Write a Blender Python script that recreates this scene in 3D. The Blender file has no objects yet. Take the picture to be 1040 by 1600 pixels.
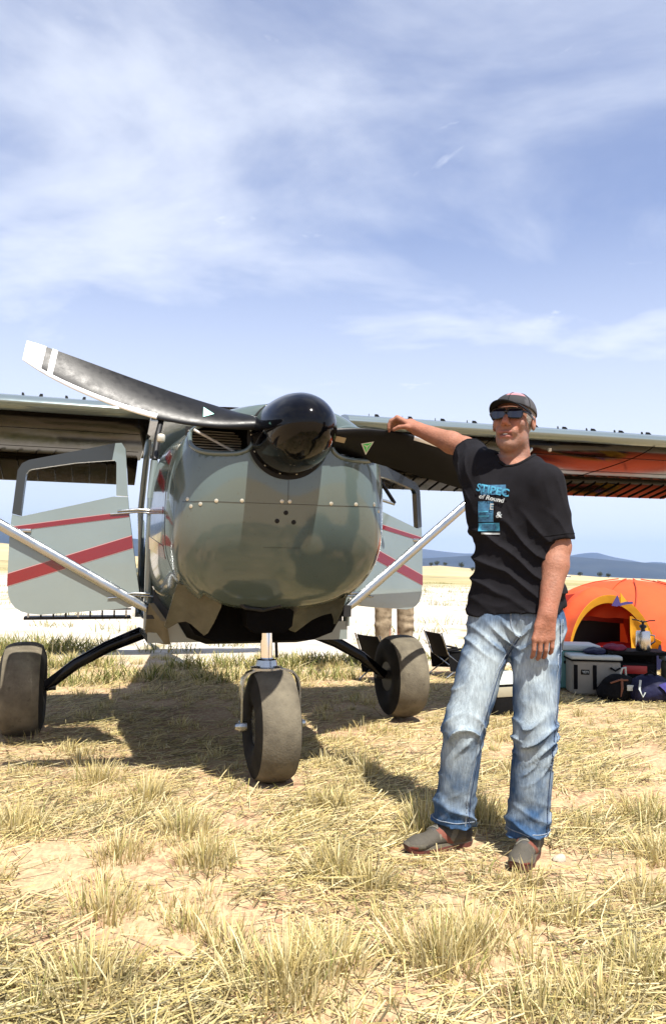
import bpy, bmesh, math, random
import numpy as np
from mathutils import Vector, Matrix
from mathutils.bvhtree import BVHTree

# ---------------------------------------------------------------- camera
scene = bpy.context.scene
cam_data = bpy.data.cameras.new('camera')
cam = bpy.data.objects.new('camera', cam_data)
scene.collection.objects.link(cam)
cam_data.sensor_fit = 'VERTICAL'
cam_data.sensor_height = 36.0
cam_data.lens = 27.0
cam_data.clip_start = 0.05
cam_data.clip_end = 60000.0
_p, _r = math.radians(4.2), math.radians(1.2)
_F = Vector((0, math.cos(_p), math.sin(_p)))
_R0 = Vector((1, 0, 0)); _U0 = _R0.cross(_F)
_R = _R0 * math.cos(_r) + _U0 * math.sin(_r)
_U = _U0 * math.cos(_r) - _R0 * math.sin(_r)
_m = Matrix((( _R.x, _U.x, -_F.x, 0), (_R.y, _U.y, -_F.y, 0), (_R.z, _U.z, -_F.z, 1.11), (0, 0, 0, 1)))
cam.matrix_world = _m
scene.camera = cam

# ---------------------------------------------------------------- sky, sun, exposure
SUN_EL, SUN_AZ = math.radians(61), math.radians(157)
world = bpy.data.worlds.new('World'); scene.world = world
world.use_nodes = True
wn, wl = world.node_tree.nodes, world.node_tree.links
wn.clear()
w_out = wn.new('ShaderNodeOutputWorld'); w_bg = wn.new('ShaderNodeBackground')
w_bg.inputs['Strength'].default_value = 0.068
w_sky = wn.new('ShaderNodeTexSky'); w_sky.sky_type = 'NISHITA'
w_sky.sun_disc = False
w_sky.sun_elevation = SUN_EL; w_sky.sun_rotation = SUN_AZ
w_sky.air_density = 1.0; w_sky.dust_density = 0.5; w_sky.ozone_density = 3.5
w_tc = wn.new('ShaderNodeTexCoord')
# clouds: the view direction is spread onto a flat cloud layer, as a real deck of cirrus would be
w_sep = wn.new('ShaderNodeSeparateXYZ'); wl.new(w_tc.outputs['Generated'], w_sep.inputs[0])
w_z = wn.new('ShaderNodeMath'); w_z.operation = 'MAXIMUM'; w_z.inputs[1].default_value = 0.0
wl.new(w_sep.outputs['Z'], w_z.inputs[0])
w_za = wn.new('ShaderNodeMath'); w_za.operation = 'ADD'; w_za.inputs[1].default_value = 0.16
wl.new(w_z.outputs[0], w_za.inputs[0])
w_div = wn.new('ShaderNodeVectorMath'); w_div.operation = 'DIVIDE'
w_cmb = wn.new('ShaderNodeCombineXYZ')
for i in range(3): wl.new(w_za.outputs[0], w_cmb.inputs[i])
wl.new(w_tc.outputs['Generated'], w_div.inputs[0]); wl.new(w_cmb.outputs[0], w_div.inputs[1])
w_map = wn.new('ShaderNodeMapping'); w_map.inputs['Scale'].default_value = (1.0, 1.25, 0.0)
w_map.inputs['Location'].default_value = (3.7, 1.9, 0.0)
w_map.inputs['Rotation'].default_value = (0, 0, math.radians(18))
wl.new(w_div.outputs[0], w_map.inputs[0])
def w_noise(scale, detail, rough, dist):
    n = wn.new('ShaderNodeTexNoise'); n.inputs['Scale'].default_value = scale
    n.inputs['Detail'].default_value = detail; n.inputs['Roughness'].default_value = rough
    n.inputs['Distortion'].default_value = dist
    wl.new(w_map.outputs[0], n.inputs['Vector']); return n
def w_ramp(src, a, b, va, vb):
    r = wn.new('ShaderNodeMapRange'); r.interpolation_type = 'SMOOTHSTEP'
    r.inputs['From Min'].default_value = a; r.inputs['From Max'].default_value = b
    r.inputs['To Min'].default_value = va; r.inputs['To Max'].default_value = vb
    wl.new(src, r.inputs['Value']); return r
w_n1 = w_noise(1.25, 9.0, 0.55, 0.4)
w_n2 = w_noise(2.6, 8.0, 0.62, 0.6)
w_veil = w_ramp(w_n1.outputs['Fac'], 0.36, 0.72, 0.14, 0.82)
w_puff = w_ramp(w_n2.outputs['Fac'], 0.54, 0.76, 0.0, 0.95)
w_low = w_ramp(w_sep.outputs['Z'], 0.0, 0.56, 0.98, 0.0)
w_a = wn.new('ShaderNodeMath'); w_a.operation = 'MAXIMUM'
wl.new(w_veil.outputs[0], w_a.inputs[0]); wl.new(w_low.outputs[0], w_a.inputs[1])
w_b = wn.new('ShaderNodeMath'); w_b.operation = 'MAXIMUM'
wl.new(w_a.outputs[0], w_b.inputs[0]); wl.new(w_puff.outputs[0], w_b.inputs[1])
w_mix = wn.new('ShaderNodeMix'); w_mix.data_type = 'RGBA'
wl.new(w_b.outputs[0], w_mix.inputs['Factor'])
w_tint = wn.new('ShaderNodeMix'); w_tint.data_type = 'RGBA'; w_tint.blend_type = 'MULTIPLY'; w_tint.inputs['Factor'].default_value = 1.0
w_tint.inputs['B'].default_value = (1.14, 1.0, 1.08, 1)      # the violet cast of a high, thin ice veil
wl.new(w_sky.outputs[0], w_tint.inputs['A']); wl.new(w_tint.outputs['Result'], w_mix.inputs['A'])
w_mix.inputs['B'].default_value = (5.9, 6.2, 6.9, 1)
wl.new(w_mix.outputs['Result'], w_bg.inputs['Color'])
wl.new(w_bg.outputs[0], w_out.inputs[0])

SUN_DIR = Vector((math.cos(SUN_EL) * math.sin(SUN_AZ), math.cos(SUN_EL) * math.cos(SUN_AZ), math.sin(SUN_EL)))
sun_data = bpy.data.lights.new('sun', 'SUN'); sun_data.energy = 4.5; sun_data.angle = math.radians(0.53)
sun_data.color = (1.0, 0.95, 0.87)
sun = bpy.data.objects.new('sun', sun_data); scene.collection.objects.link(sun)
sun.rotation_euler = (-SUN_DIR).to_track_quat('-Z', 'Y').to_euler()

scene.view_settings.view_transform = 'Standard'
scene.view_settings.look = 'None'
scene.view_settings.gamma = 1.0
scene.view_settings.use_curve_mapping = False
scene.view_settings.exposure = 1.34
scene.render.engine = 'CYCLES'
scene.cycles.max_bounces = 8
scene.cycles.volume_bounces = 0

# ---------------------------------------------------------------- helpers
RNG = np.random.default_rng(11)
random.seed(5)
COL = scene.collection
def V3(*a): return np.array(a, dtype=float)

def nz(a):
    a = np.asarray(a, float); return a / (np.linalg.norm(a) + 1e-12)

_TAB = RNG.random((32, 32, 32)).astype(np.float32) * 2 - 1
def vnoise(P, s=1.0, seed=0):
    P = np.asarray(P, dtype=np.float32) * s + np.float32(seed * 7.31 + 100)
    i = np.floor(P).astype(np.int32); f = P - i; f = f * f * (3 - 2 * f); i &= 31; j = (i + 1) & 31
    x0, y0, z0 = i[..., 0], i[..., 1], i[..., 2]; x1, y1, z1 = j[..., 0], j[..., 1], j[..., 2]
    fx, fy, fz = f[..., 0], f[..., 1], f[..., 2]
    a = _TAB[x0, y0, z0] * (1 - fx) + _TAB[x1, y0, z0] * fx
    b = _TAB[x0, y1, z0] * (1 - fx) + _TAB[x1, y1, z0] * fx
    c = _TAB[x0, y0, z1] * (1 - fx) + _TAB[x1, y0, z1] * fx
    d = _TAB[x0, y1, z1] * (1 - fx) + _TAB[x1, y1, z1] * fx
    return (a * (1 - fy) + b * fy) * (1 - fz) + (c * (1 - fy) + d * fy) * fz
def fbm(P, s=1.0, o=3, seed=0):
    t = 0; a = 1.0
    for k in range(o):
        t = t + a * vnoise(P, s * 2 ** k, seed + k); a *= 0.5
    return t / 1.6
def sstep(a, b, x):
    t = np.clip((np.asarray(x) - a) / (b - a), 0, 1); return t * t * (3 - 2 * t)

def link(name, me, mat=None, parent=None):
    o = bpy.data.objects.new(name, me); COL.objects.link(o)
    if mat is not None and len(me.materials) == 0:
        me.materials.append(mat)
    if parent is not None: o.parent = parent
    return o
def tag(o, label=None, cat=None, group=None, kind=None):
    if label: o['label'] = label
    if cat: o['category'] = cat
    if group: o['group'] = group
    if kind: o['kind'] = kind
    return o
def empty(name, loc, rz=0, label=None, cat=None, group=None):
    o = bpy.data.objects.new(name, None); COL.objects.link(o)
    o.location = loc; o.rotation_euler = (0, 0, rz); o.empty_display_size = 0.1
    return tag(o, label, cat, group)
def smooth(me, angle=40):
    if angle is None: return
    n = len(me.polygons)
    me.polygons.foreach_set('use_smooth', np.ones(n, dtype=bool))
    if angle < 179: me.set_sharp_from_angle(angle=math.radians(angle))

class MB:
    """collects shapes, builds ONE mesh"""
    def __init__(s): s.v = []; s.f = []
    def add(s, vs, fs):
        o = len(s.v); s.v += [tuple(map(float, p)) for p in vs]; s.f += [tuple(int(i) + o for i in f) for f in fs]; return s
    def box(s, c, d, R=None):
        vs = []
        for x in (-.5, .5):
            for y in (-.5, .5):
                for z in (-.5, .5):
                    p = V3(x * d[0], y * d[1], z * d[2])
                    if R is not None: p = np.array(R) @ p
                    vs.append(p + np.array(c))
        return s.add(vs, [(0, 1, 3, 2), (4, 6, 7, 5), (0, 4, 5, 1), (2, 3, 7, 6), (0, 2, 6, 4), (1, 5, 7, 3)])
    def rbox(s, c, d, r=.02, seg=3, R=None):
        """box with rounded edges (superellipsoid-free: bmesh bevel)"""
        bm = bmesh.new(); bmesh.ops.create_cube(bm, size=1.0)
        for v in bm.verts: v.co = Vector((v.co.x * d[0], v.co.y * d[1], v.co.z * d[2]))
        bmesh.ops.bevel(bm, geom=list(bm.edges), offset=r, segments=seg, profile=.5, affect='EDGES')
        bm.verts.index_update()
        vs = [np.array(v.co) for v in bm.verts]; fs = [tuple(v.index for v in f.verts) for f in bm.faces]; bm.free()
        if R is not None: vs = [np.array(R) @ p for p in vs]
        return s.add([p + np.array(c) for p in vs], fs)
    def rings(s, rs, closed=True, cap0=True, cap1=True):
        n = len(rs[0]); vs = [p for r in rs for p in r]; fs = []
        for i in range(len(rs) - 1):
            for j in range(n if closed else n - 1):
                k = (j + 1) % n
                fs.append((i * n + j, i * n + k, (i + 1) * n + k, (i + 1) * n + j))
        if closed and cap0: fs.append(tuple(range(n - 1, -1, -1)))
        if closed and cap1: fs.append(tuple((len(rs) - 1) * n + j for j in range(n)))
        return s.add(vs, fs)
    def tube(s, pts, r, n=10, flat=1.0, up=(0, 0, 1), cap=True):
        pts = [np.array(p, float) for p in pts]; m = len(pts)
        rr = r if hasattr(r, '__len__') else [r] * m
        rs = []
        for i, p in enumerate(pts):
            t = nz(pts[min(i + 1, m - 1)] - pts[max(i - 1, 0)])
            a = np.cross(t, up)
            if np.linalg.norm(a) < 1e-3: a = np.cross(t, (1, 0, 0))
            a = nz(a); b = np.cross(a, t)
            rs.append([p + rr[i] * (math.cos(q) * a + flat * math.sin(q) * b) for q in np.arange(n) * 2 * math.pi / n])
        return s.rings(rs, True, cap, cap)
    def lathe(s, c, axis, prof, n=32, cap=True):
        ax = nz(axis); a = np.cross(ax, (0, 0, 1))
        if np.linalg.norm(a) < 1e-3: a = np.cross(ax, (0, 1, 0))
        a = nz(a); b = np.cross(ax, a); c = np.array(c, float)
        rs = [[c + ax * h + r * (math.cos(q) * a + math.sin(q) * b) for q in np.arange(n) * 2 * math.pi / n] for h, r in prof]
        return s.rings(rs, True, cap, cap)
    def prism(s, poly, ex):
        """poly: list of 3D points (planar), ex: extrusion vector"""
        n = len(poly); ex = np.array(ex, float)
        vs = [np.array(p, float) for p in poly] + [np.array(p, float) + ex for p in poly]
        fs = [tuple(range(n - 1, -1, -1)), tuple(range(n, 2 * n))] + [(i, (i + 1) % n, n + (i + 1) % n, n + i) for i in range(n)]
        return s.add(vs, fs)
    def frame(s, outer, inner, ex):
        """flat ring between two loops with the same number of points, extruded"""
        n = len(outer); ex = np.array(ex, float)
        A = [np.array(p, float) for p in outer]; B = [np.array(p, float) for p in inner]
        vs = A + B + [p + ex for p in A] + [p + ex for p in B]; fs = []
        for i in range(n):
            k = (i + 1) % n
            fs += [(i, k, n + k, n + i), (2 * n + i, 3 * n + i, 3 * n + k, 2 * n + k), (i, 2 * n + i, 2 * n + k, k), (n + i, n + k, 3 * n + k, 3 * n + i)]
        return s.add(vs, fs)
    def sheet(s, grid, thick=0.0, nrm=None):
        g = np.array(grid, float); a, b = g.shape[:2]
        vs = list(g.reshape(-1, 3)); fs = [(i * b + j, i * b + j + 1, (i + 1) * b + j + 1, (i + 1) * b + j) for i in range(a - 1) for j in range(b - 1)]
        if thick:
            du = np.gradient(g, axis=0); dv = np.gradient(g, axis=1); nn = np.cross(du, dv)
            nn /= (np.linalg.norm(nn, axis=2, keepdims=True) + 1e-9)
            vs2 = list((g + nn * thick).reshape(-1, 3)); o = a * b
            fs2 = [tuple(o + k for k in reversed(f)) for f in fs]
            rim = [i * b for i in range(a)] + [(a - 1) * b + j for j in range(1, b)] + [i * b + b - 1 for i in range(a - 2, -1, -1)] + [j for j in range(b - 2, 0, -1)]
            for i in range(len(rim)):
                p, q = rim[i], rim[(i + 1) % len(rim)]
                fs2.append((p, q, o + q, o + p))
            vs += vs2; fs += fs2
        return s.add(vs, fs)
    def mesh(s, name, angle=40, fix=True):
        me = bpy.data.meshes.new(name); me.from_pydata(s.v, [], s.f)
        if fix:
            bm = bmesh.new(); bm.from_mesh(me); bmesh.ops.recalc_face_normals(bm, faces=bm.faces); bm.to_mesh(me); bm.free()
        me.update(); smooth(me, angle); return me
    def build(s, name, mat, parent=None, angle=40, fix=True):
        return link(name, s.mesh(name, angle, fix), mat, parent)

def np_mesh(name, V, F, cols=None, attr='Col'):
    """fast mesh from numpy arrays; F is (n,3) or (n,4)"""
    V = np.asarray(V, np.float32); F = np.asarray(F, np.int32); k = F.shape[1]
    me = bpy.data.meshes.new(name)
    me.vertices.add(len(V)); me.vertices.foreach_set('co', V.ravel())
    me.loops.add(F.size); me.loops.foreach_set('vertex_index', F.ravel())
    me.polygons.add(len(F)); me.polygons.foreach_set('loop_start', np.arange(len(F), dtype=np.int32) * k)
    me.update(calc_edges=True); me.validate()
    if cols is not None: set_cols(me, cols, attr)
    return me
def set_cols(me, cols, attr='Col'):
    c = np.ones((len(me.vertices), 4), np.float32); c[:, :3] = cols
    a = me.color_attributes.new(attr, 'FLOAT_COLOR', 'POINT'); a.data.foreach_set('color', c.ravel())

# ---- signed-distance sculpting for bodies, clothes and bags
class Vox:
    def __init__(s, lo, hi, h):
        s.lo = np.array(lo, np.float32); s.h = h
        s.n = np.ceil((np.array(hi) - np.array(lo)) / h).astype(int) + 1
        s.F = np.full(tuple(s.n), 0.5, np.float32)
    def _sub(s, lo, hi):
        a = np.clip(np.floor((np.array(lo) - s.lo) / s.h).astype(int), 0, s.n - 1)
        b = np.clip(np.ceil((np.array(hi) - s.lo) / s.h).astype(int) + 1, 1, s.n)
        if np.any(b <= a): return None, None
        g = [s.lo[i] + np.arange(a[i], b[i], dtype=np.float32) * np.float32(s.h) for i in range(3)]
        P = np.stack(np.meshgrid(*g, indexing='ij'), -1)
        return tuple(slice(a[i], b[i]) for i in range(3)), P
    def op(s, fn, lo, hi, k=.01, mode='add', pad=.06):
        sl, P = s._sub(np.array(lo) - pad, np.array(hi) + pad)
        if sl is None: return s
        d = fn(P).astype(np.float32); A = s.F[sl]
        if mode == 'add':
            h = np.clip(.5 + .5 * (A - d) / k, 0, 1); s.F[sl] = A + (d - A) * h - k * h * (1 - h)
        elif mode == 'sub':
            h = np.clip(.5 - .5 * (A + d) / k, 0, 1); s.F[sl] = A + (-d - A) * h + k * h * (1 - h)
        elif mode == 'int':
            s.F[sl] = np.maximum(A, d)
        return s
    def cap(s, a, b, r1, r2=None, k=.01, mode='add', flat=None):
        """tapered capsule; flat=(direction, scale) squashes it along a direction"""
        r2 = r1 if r2 is None else r2
        a = np.array(a, np.float32); b = np.array(b, np.float32); R = max(r1, r2)
        def fn(P):
            ab = b - a; L = float(ab @ ab) + 1e-9
            t = np.clip(((P - a) @ ab) / L, 0, 1)
            q = P - a - t[..., None] * ab
            if flat is not None:
                d = nz(flat[0]).astype(np.float32); u = q @ d
                return (np.sqrt(np.maximum((q * q).sum(-1) - u * u, 0) + (u / flat[1]) ** 2) - (r1 + (r2 - r1) * t)) * min(1, flat[1])
            return np.sqrt((q * q).sum(-1)) - (r1 + (r2 - r1) * t)
        e = R * (max(1, flat[1]) if flat is not None else 1)
        return s.op(fn, np.minimum(a, b) - e, np.maximum(a, b) + e, k, mode)
    def ell(s, c, r, M=None, k=.01, mode='add'):
        c = np.array(c, np.float32); r = np.array(r, np.float32)
        M = np.eye(3, dtype=np.float32) if M is None else np.array(M, np.float32)  # rows = local axes
        def fn(P):
            q = (P - c) @ M.T; k0 = np.sqrt(((q / r) ** 2).sum(-1)); k1 = np.sqrt(((q / r ** 2) ** 2).sum(-1)) + 1e-6
            return k0 * (k0 - 1) / k1
        e = float(r.max())
        return s.op(fn, c - e, c + e, k, mode)
    def plane(s, p, n, lo=None, hi=None, k=.004):
        """cut away everything on the side the normal points to, inside lo..hi"""
        p = np.array(p, np.float32); n = nz(n).astype(np.float32)
        lo = s.lo if lo is None else lo; hi = s.lo + s.n * s.h if hi is None else hi
        return s.op(lambda P: (P - p) @ n, lo, hi, k, 'int', pad=0)
    def mesh(s, relax=2):
        F = s.F; ins = F < 0
        c = np.zeros(tuple(s.n - 1), np.uint8)
        for dx in (0, 1):
            for dy in (0, 1):
                for dz in (0, 1):
                    c += ins[dx:s.n[0] - 1 + dx, dy:s.n[1] - 1 + dy, dz:s.n[2] - 1 + dz]
        act = (c > 0) & (c < 8)
        idx = np.full(act.shape, -1, np.int32); A = np.argwhere(act); idx[act] = np.arange(len(A))
        acc = np.zeros((len(A), 3)); cnt = np.zeros(len(A))
        corners = [np.array(q) for q in ((0, 0, 0), (1, 0, 0), (0, 1, 0), (1, 1, 0), (0, 0, 1), (1, 0, 1), (0, 1, 1), (1, 1, 1))]
        for i in range(8):
            for ax in range(3):
                if corners[i][ax]: continue
                p, q = A + corners[i], A + corners[i] + np.eye(3, dtype=int)[ax]
                fp = F[p[:, 0], p[:, 1], p[:, 2]]; fq = F[q[:, 0], q[:, 1], q[:, 2]]
                m = (fp < 0) != (fq < 0); t = np.where(m, fp / np.where(m, fp - fq, 1), 0)
                acc += np.where(m[:, None], corners[i] + t[:, None] * np.eye(3)[ax], 0); cnt += m
        V = s.lo + (A + acc / cnt[:, None]) * s.h
        Q = []
        for ax in range(3):
            u, w = (ax + 1) % 3, (ax + 2) % 3
            sl0 = [slice(None)] * 3; sl1 = [slice(None)] * 3
            sl0[ax] = slice(0, -1); sl1[ax] = slice(1, None)
            a, b = ins[tuple(sl0)], ins[tuple(sl1)]
            E = np.argwhere(a != b)
            E = E[(E[:, u] > 0) & (E[:, w] > 0) & (E[:, u] < s.n[u] - 1) & (E[:, w] < s.n[w] - 1)]
            if not len(E): continue
            eu, ew = np.eye(3, dtype=int)[u], np.eye(3, dtype=int)[w]
            q = np.stack([idx[tuple((E - eu - ew).T)], idx[tuple((E - ew).T)], idx[tuple(E.T)], idx[tuple((E - eu).T)]], 1)
            fl = ~a[tuple(E.T)]
            q[fl] = q[fl][:, ::-1]
            Q.append(q)
        Q = np.concatenate(Q); Q = Q[(Q >= 0).all(1)]
        for _ in range(relax):
            S = np.zeros_like(V); n = np.zeros(len(V))
            for i in range(4):
                a, b = Q[:, i], Q[:, (i + 1) % 4]
                for k in range(3):
                    S[:, k] += np.bincount(a, V[b, k], len(V)) + np.bincount(b, V[a, k], len(V))
                n += np.bincount(a, minlength=len(V)) + np.bincount(b, minlength=len(V))
            V = V * .45 + .55 * S / np.maximum(n, 1)[:, None]
        return V, Q
def vnormals(V, Q):
    n = np.cross(V[Q[:, 2]] - V[Q[:, 0]], V[Q[:, 3]] - V[Q[:, 1]]); N = np.zeros_like(V)
    for i in range(4):
        for k in range(3): N[:, k] += np.bincount(Q[:, i], n[:, k], len(V))
    return N / (np.linalg.norm(N, axis=1, keepdims=True) + 1e-12)
def sculpt(name, V, Q, mat, parent, origin=(0, 0, 0), cols=None):
    me = np_mesh(name, V - np.array(origin), Q, cols)
    smooth(me, 180)
    return link(name, me, mat, parent)

# ---------------------------------------------------------------- materials
def mat(name, col=(.5, .5, .5), rough=.5, metal=0.0, coat=0.0, col2=None, vary=0.0, vscale=8.0, bump=0.0, bscale=60.0,
        attr=None, trans=0.0, ior=1.5, rvary=0.0, stretch=(1, 1, 1), alpha=1.0, sheen=0.0, coatrough=.04, dust=None, sss=0.0, spec=.5):
    m = bpy.data.materials.new(name); m.use_nodes = True
    N, L = m.node_tree.nodes, m.node_tree.links
    b = N['Principled BSDF']
    b.inputs['Roughness'].default_value = rough; b.inputs['Metallic'].default_value = metal
    b.inputs['Coat Weight'].default_value = coat; b.inputs['Coat Roughness'].default_value = coatrough
    b.inputs['Specular IOR Level'].default_value = spec
    b.inputs['IOR'].default_value = ior; b.inputs['Transmission Weight'].default_value = trans
    b.inputs['Alpha'].default_value = alpha; b.inputs['Sheen Weight'].default_value = sheen
    if sss:
        b.inputs['Subsurface Weight'].default_value = sss; b.inputs['Subsurface Radius'].default_value = (.012, .005, .003)
        b.inputs['Subsurface Scale'].default_value = .5
    tc = N.new('ShaderNodeTexCoord'); mp = N.new('ShaderNodeMapping'); mp.inputs['Scale'].default_value = stretch
    L.new(tc.outputs['Object'], mp.inputs[0])
    def noise(sc, det=5, ro=.6):
        n = N.new('ShaderNodeTexNoise'); n.inputs['Scale'].default_value = sc; n.inputs['Detail'].default_value = det
        n.inputs['Roughness'].default_value = ro; L.new(mp.outputs[0], n.inputs['Vector']); return n
    src = None
    if attr:
        a = N.new('ShaderNodeAttribute'); a.attribute_name = attr; src = a.outputs['Color']
    if vary or col2:
        n = noise(vscale); r = N.new('ShaderNodeMapRange'); r.inputs['From Min'].default_value = .3; r.inputs['From Max'].default_value = .7
        L.new(n.outputs['Fac'], r.inputs['Value'])
        x = N.new('ShaderNodeMix'); x.data_type = 'RGBA'; L.new(r.outputs[0], x.inputs['Factor'])
        if src is not None:
            x.blend_type = 'MULTIPLY'; L.new(src, x.inputs['A']); x.inputs['B'].default_value = (1 - vary, 1 - vary, 1 - vary, 1)
        else:
            c2 = col2 or tuple(c * (1 - vary) for c in col)
            x.inputs['A'].default_value = (*col, 1); x.inputs['B'].default_value = (*c2, 1)
        src = x.outputs['Result']
    if dust:  # (colour, scale, threshold, amount): specks and film lying on the surface
        n = noise(dust[1], 8, .7); r = N.new('ShaderNodeMapRange'); r.inputs['From Min'].default_value = dust[2]; r.inputs['From Max'].default_value = dust[2] + .12
        r.inputs['To Max'].default_value = dust[3]
        L.new(n.outputs['Fac'], r.inputs['Value'])
        x = N.new('ShaderNodeMix'); x.data_type = 'RGBA'; L.new(r.outputs[0], x.inputs['Factor'])
        if src is None: x.inputs['A'].default_value = (*col, 1)
        else: L.new(src, x.inputs['A'])
        x.inputs['B'].default_value = (*dust[0], 1); src = x.outputs['Result']
    if src is None: b.inputs['Base Color'].default_value = (*col, 1)
    else: L.new(src, b.inputs['Base Color'])
    if rvary:
        n = noise(vscale * 2.3); r = N.new('ShaderNodeMapRange'); r.inputs['From Min'].default_value = .3; r.inputs['From Max'].default_value = .7
        r.inputs['To Min'].default_value = max(0.02, rough - rvary); r.inputs['To Max'].default_value = rough + rvary
        L.new(n.outputs['Fac'], r.inputs['Value']); L.new(r.outputs[0], b.inputs['Roughness'])
    if bump:
        n = noise(bscale, 6); bp = N.new('ShaderNodeBump'); bp.inputs['Strength'].default_value = bump; bp.inputs['Distance'].default_value = .01
        L.new(n.outputs['Fac'], bp.inputs['Height']); L.new(bp.outputs[0], b.inputs['Normal'])
    return m

M = {}
M['paint'] = mat('sage_grey_paint', (.175, .215, .21), .14, .10, .8, vary=.10, vscale=3, rvary=.05, dust=((.16, .13, .09), 26, .62, .35))
M['cowlpaint'] = mat('dusty_sage_paint', (.080, .107, .101), .14, .05, .50, vary=.05, vscale=4, rvary=.06, bump=.015, bscale=5, dust=((.05, .042, .03), 48, .60, .5))
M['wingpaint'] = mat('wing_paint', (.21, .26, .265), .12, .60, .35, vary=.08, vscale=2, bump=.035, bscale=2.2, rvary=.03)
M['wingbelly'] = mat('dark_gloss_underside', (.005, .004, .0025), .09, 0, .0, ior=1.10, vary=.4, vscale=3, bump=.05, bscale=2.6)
M['red'] = mat('red_stripe', (.15, .003, .008), .2, 0, .7, vary=.12, vscale=6)
M['pink'] = mat('pale_pinstripe', (.42, .22, .21), .3)
M['black'] = mat('gloss_black', (.002, .002, .0025), .07, 0, 0, ior=1.30, rvary=.03, dust=((.03, .028, .025), 60, .66, .2))
M['carbon'] = mat('satin_carbon', (.005, .005, .0055), .36, .0, .0, ior=1.30, vary=.3, vscale=14, rvary=.08, bump=.05, bscale=240, dust=((.03, .027, .024), 40, .62, .3))
M['darkmetal'] = mat('dark_metal', (.03, .03, .03), .45, .5, 0, vary=.3, vscale=10, bump=.1, bscale=80)
M['sooty'] = mat('sooty_underside', (.003, .0025, .002), .8, .0, 0, spec=.08, vary=.5, vscale=6, bump=.25, bscale=30)
M['alu'] = mat('polished_aluminium', (.42, .44, .44), .26, 1.0, 0, vary=.12, vscale=9, rvary=.08)
M['chrome'] = mat('chrome', (.8, .8, .8), .06, 1.0)
M['white'] = mat('white_paint', (.62, .62, .60), .35, 0, .3, vary=.12, vscale=20)
M['nickel'] = mat('nickel_edge', (.72, .71, .68), .3, .8, 0, vary=.15, vscale=30)
M['rubber'] = mat('dusty_rubber', (.075, .064, .046), .85, 0, 0, spec=.2, col2=(.15, .13, .092), vscale=9, bump=.35, bscale=90, dust=((.03, .026, .02), 14, .60, .6))
M['rubberside'] = mat('rubber_side', (.007, .0065, .006), .8, 0, 0, spec=.15, col2=(.02, .018, .014), vscale=9, bump=.15, bscale=90)
M['glass'] = mat('clear_glazing', (.9, .93, .93), .03, 0, 0, trans=1.0, ior=1.05)
M['fin'] = mat('cooler_fins', (.42, .40, .36), .45, .7)
M['green'] = mat('green_emblem', (.03, .55, .10), .4)
M['teal'] = mat('pale_green_emblem', (.35, .72, .60), .4)
M['bluebaffle'] = mat('blue_baffle', (.03, .10, .45), .5)
M['sticker'] = mat('tan_sticker', (.35, .27, .16), .5)
M['screw'] = mat('screw_heads', (.50, .47, .38), .4, .6)
M['hole'] = mat('dark_holes', (.004, .004, .004), .9)
M['seamdark'] = mat('panel_gap', (.03, .03, .028), .8)
M['wood'] = mat('interior_trim', (.05, .05, .05), .7)
# ---------------------------------------------------------------- ground
def ground_z(x, y):
    x = np.asarray(x, float); y = np.asarray(y, float)
    d = np.hypot(x, y)
    P = np.stack([x, y, np.zeros_like(x)], -1)
    z = -.0175 * x * sstep(14, 120, d)                       # the plain falls away to the right
    z = z + .012 * fbm(P, 1.6, 3, 3) * (1 - sstep(12, 40, d))
    z = z + .10 * fbm(P, .12, 3, 5) * sstep(11, 40, d)
    z = z + 1.6 * fbm(P, .013, 3, 8) * sstep(60, 260, d)
    return z
def axis(fine0, fine1, step, lo, hi, g=1.13):
    a = list(np.arange(fine0, fine1, step)); s = step
    while a[-1] < hi: s *= g; a.append(a[-1] + s)
    s = step
    while a[0] > lo: s *= g; a.insert(0, a[0] - s)
    return np.array(a)
gx = axis(-6, 8, .11, -26000, 26000); gy = axis(.8, 13, .11, -300, 30000)
GX, GY = np.meshgrid(gx, gy, indexing='ij')
GV = np.stack([GX, GY, ground_z(GX, GY)], -1).reshape(-1, 3)
a_, b_ = GX.shape
ii, jj = np.meshgrid(np.arange(a_ - 1), np.arange(b_ - 1), indexing='ij')
GF = np.stack([ii * b_ + jj, (ii + 1) * b_ + jj, (ii + 1) * b_ + jj + 1, ii * b_ + jj + 1], -1).reshape(-1, 4)

gm = bpy.data.materials.new('dry_ground'); gm.use_nodes = True
N, L = gm.node_tree.nodes, gm.node_tree.links; B = N['Principled BSDF']; B.inputs['Roughness'].default_value = .95
B.inputs['Specular IOR Level'].default_value = .15
geo = N.new('ShaderNodeNewGeometry')
def g_noise(sc, det=6, ro=.6, st=None):
    n = N.new('ShaderNodeTexNoise'); n.inputs['Scale'].default_value = sc; n.inputs['Detail'].default_value = det; n.inputs['Roughness'].default_value = ro
    if st:
        mp = N.new('ShaderNodeMapping'); mp.inputs['Scale'].default_value = st; L.new(geo.outputs['Position'], mp.inputs[0]); L.new(mp.outputs[0], n.inputs['Vector'])
    else: L.new(geo.outputs['Position'], n.inputs['Vector'])
    return n.outputs['Fac']
def g_range(src, a, b, c=0., d=1.):
    r = N.new('ShaderNodeMapRange'); r.interpolation_type = 'SMOOTHSTEP'
    for k, v in zip(('From Min', 'From Max', 'To Min', 'To Max'), (a, b, c, d)): r.inputs[k].default_value = v
    L.new(src, r.inputs['Value']); return r.outputs[0]
def g_mix(f, A, Bc):
    x = N.new('ShaderNodeMix'); x.data_type = 'RGBA'; L.new(f, x.inputs['Factor'])
    for k, v in (('A', A), ('B', Bc)):
        if isinstance(v, tuple): x.inputs[k].default_value = (*v, 1)
        else: L.new(v, x.inputs[k])
    return x.outputs['Result']
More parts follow.
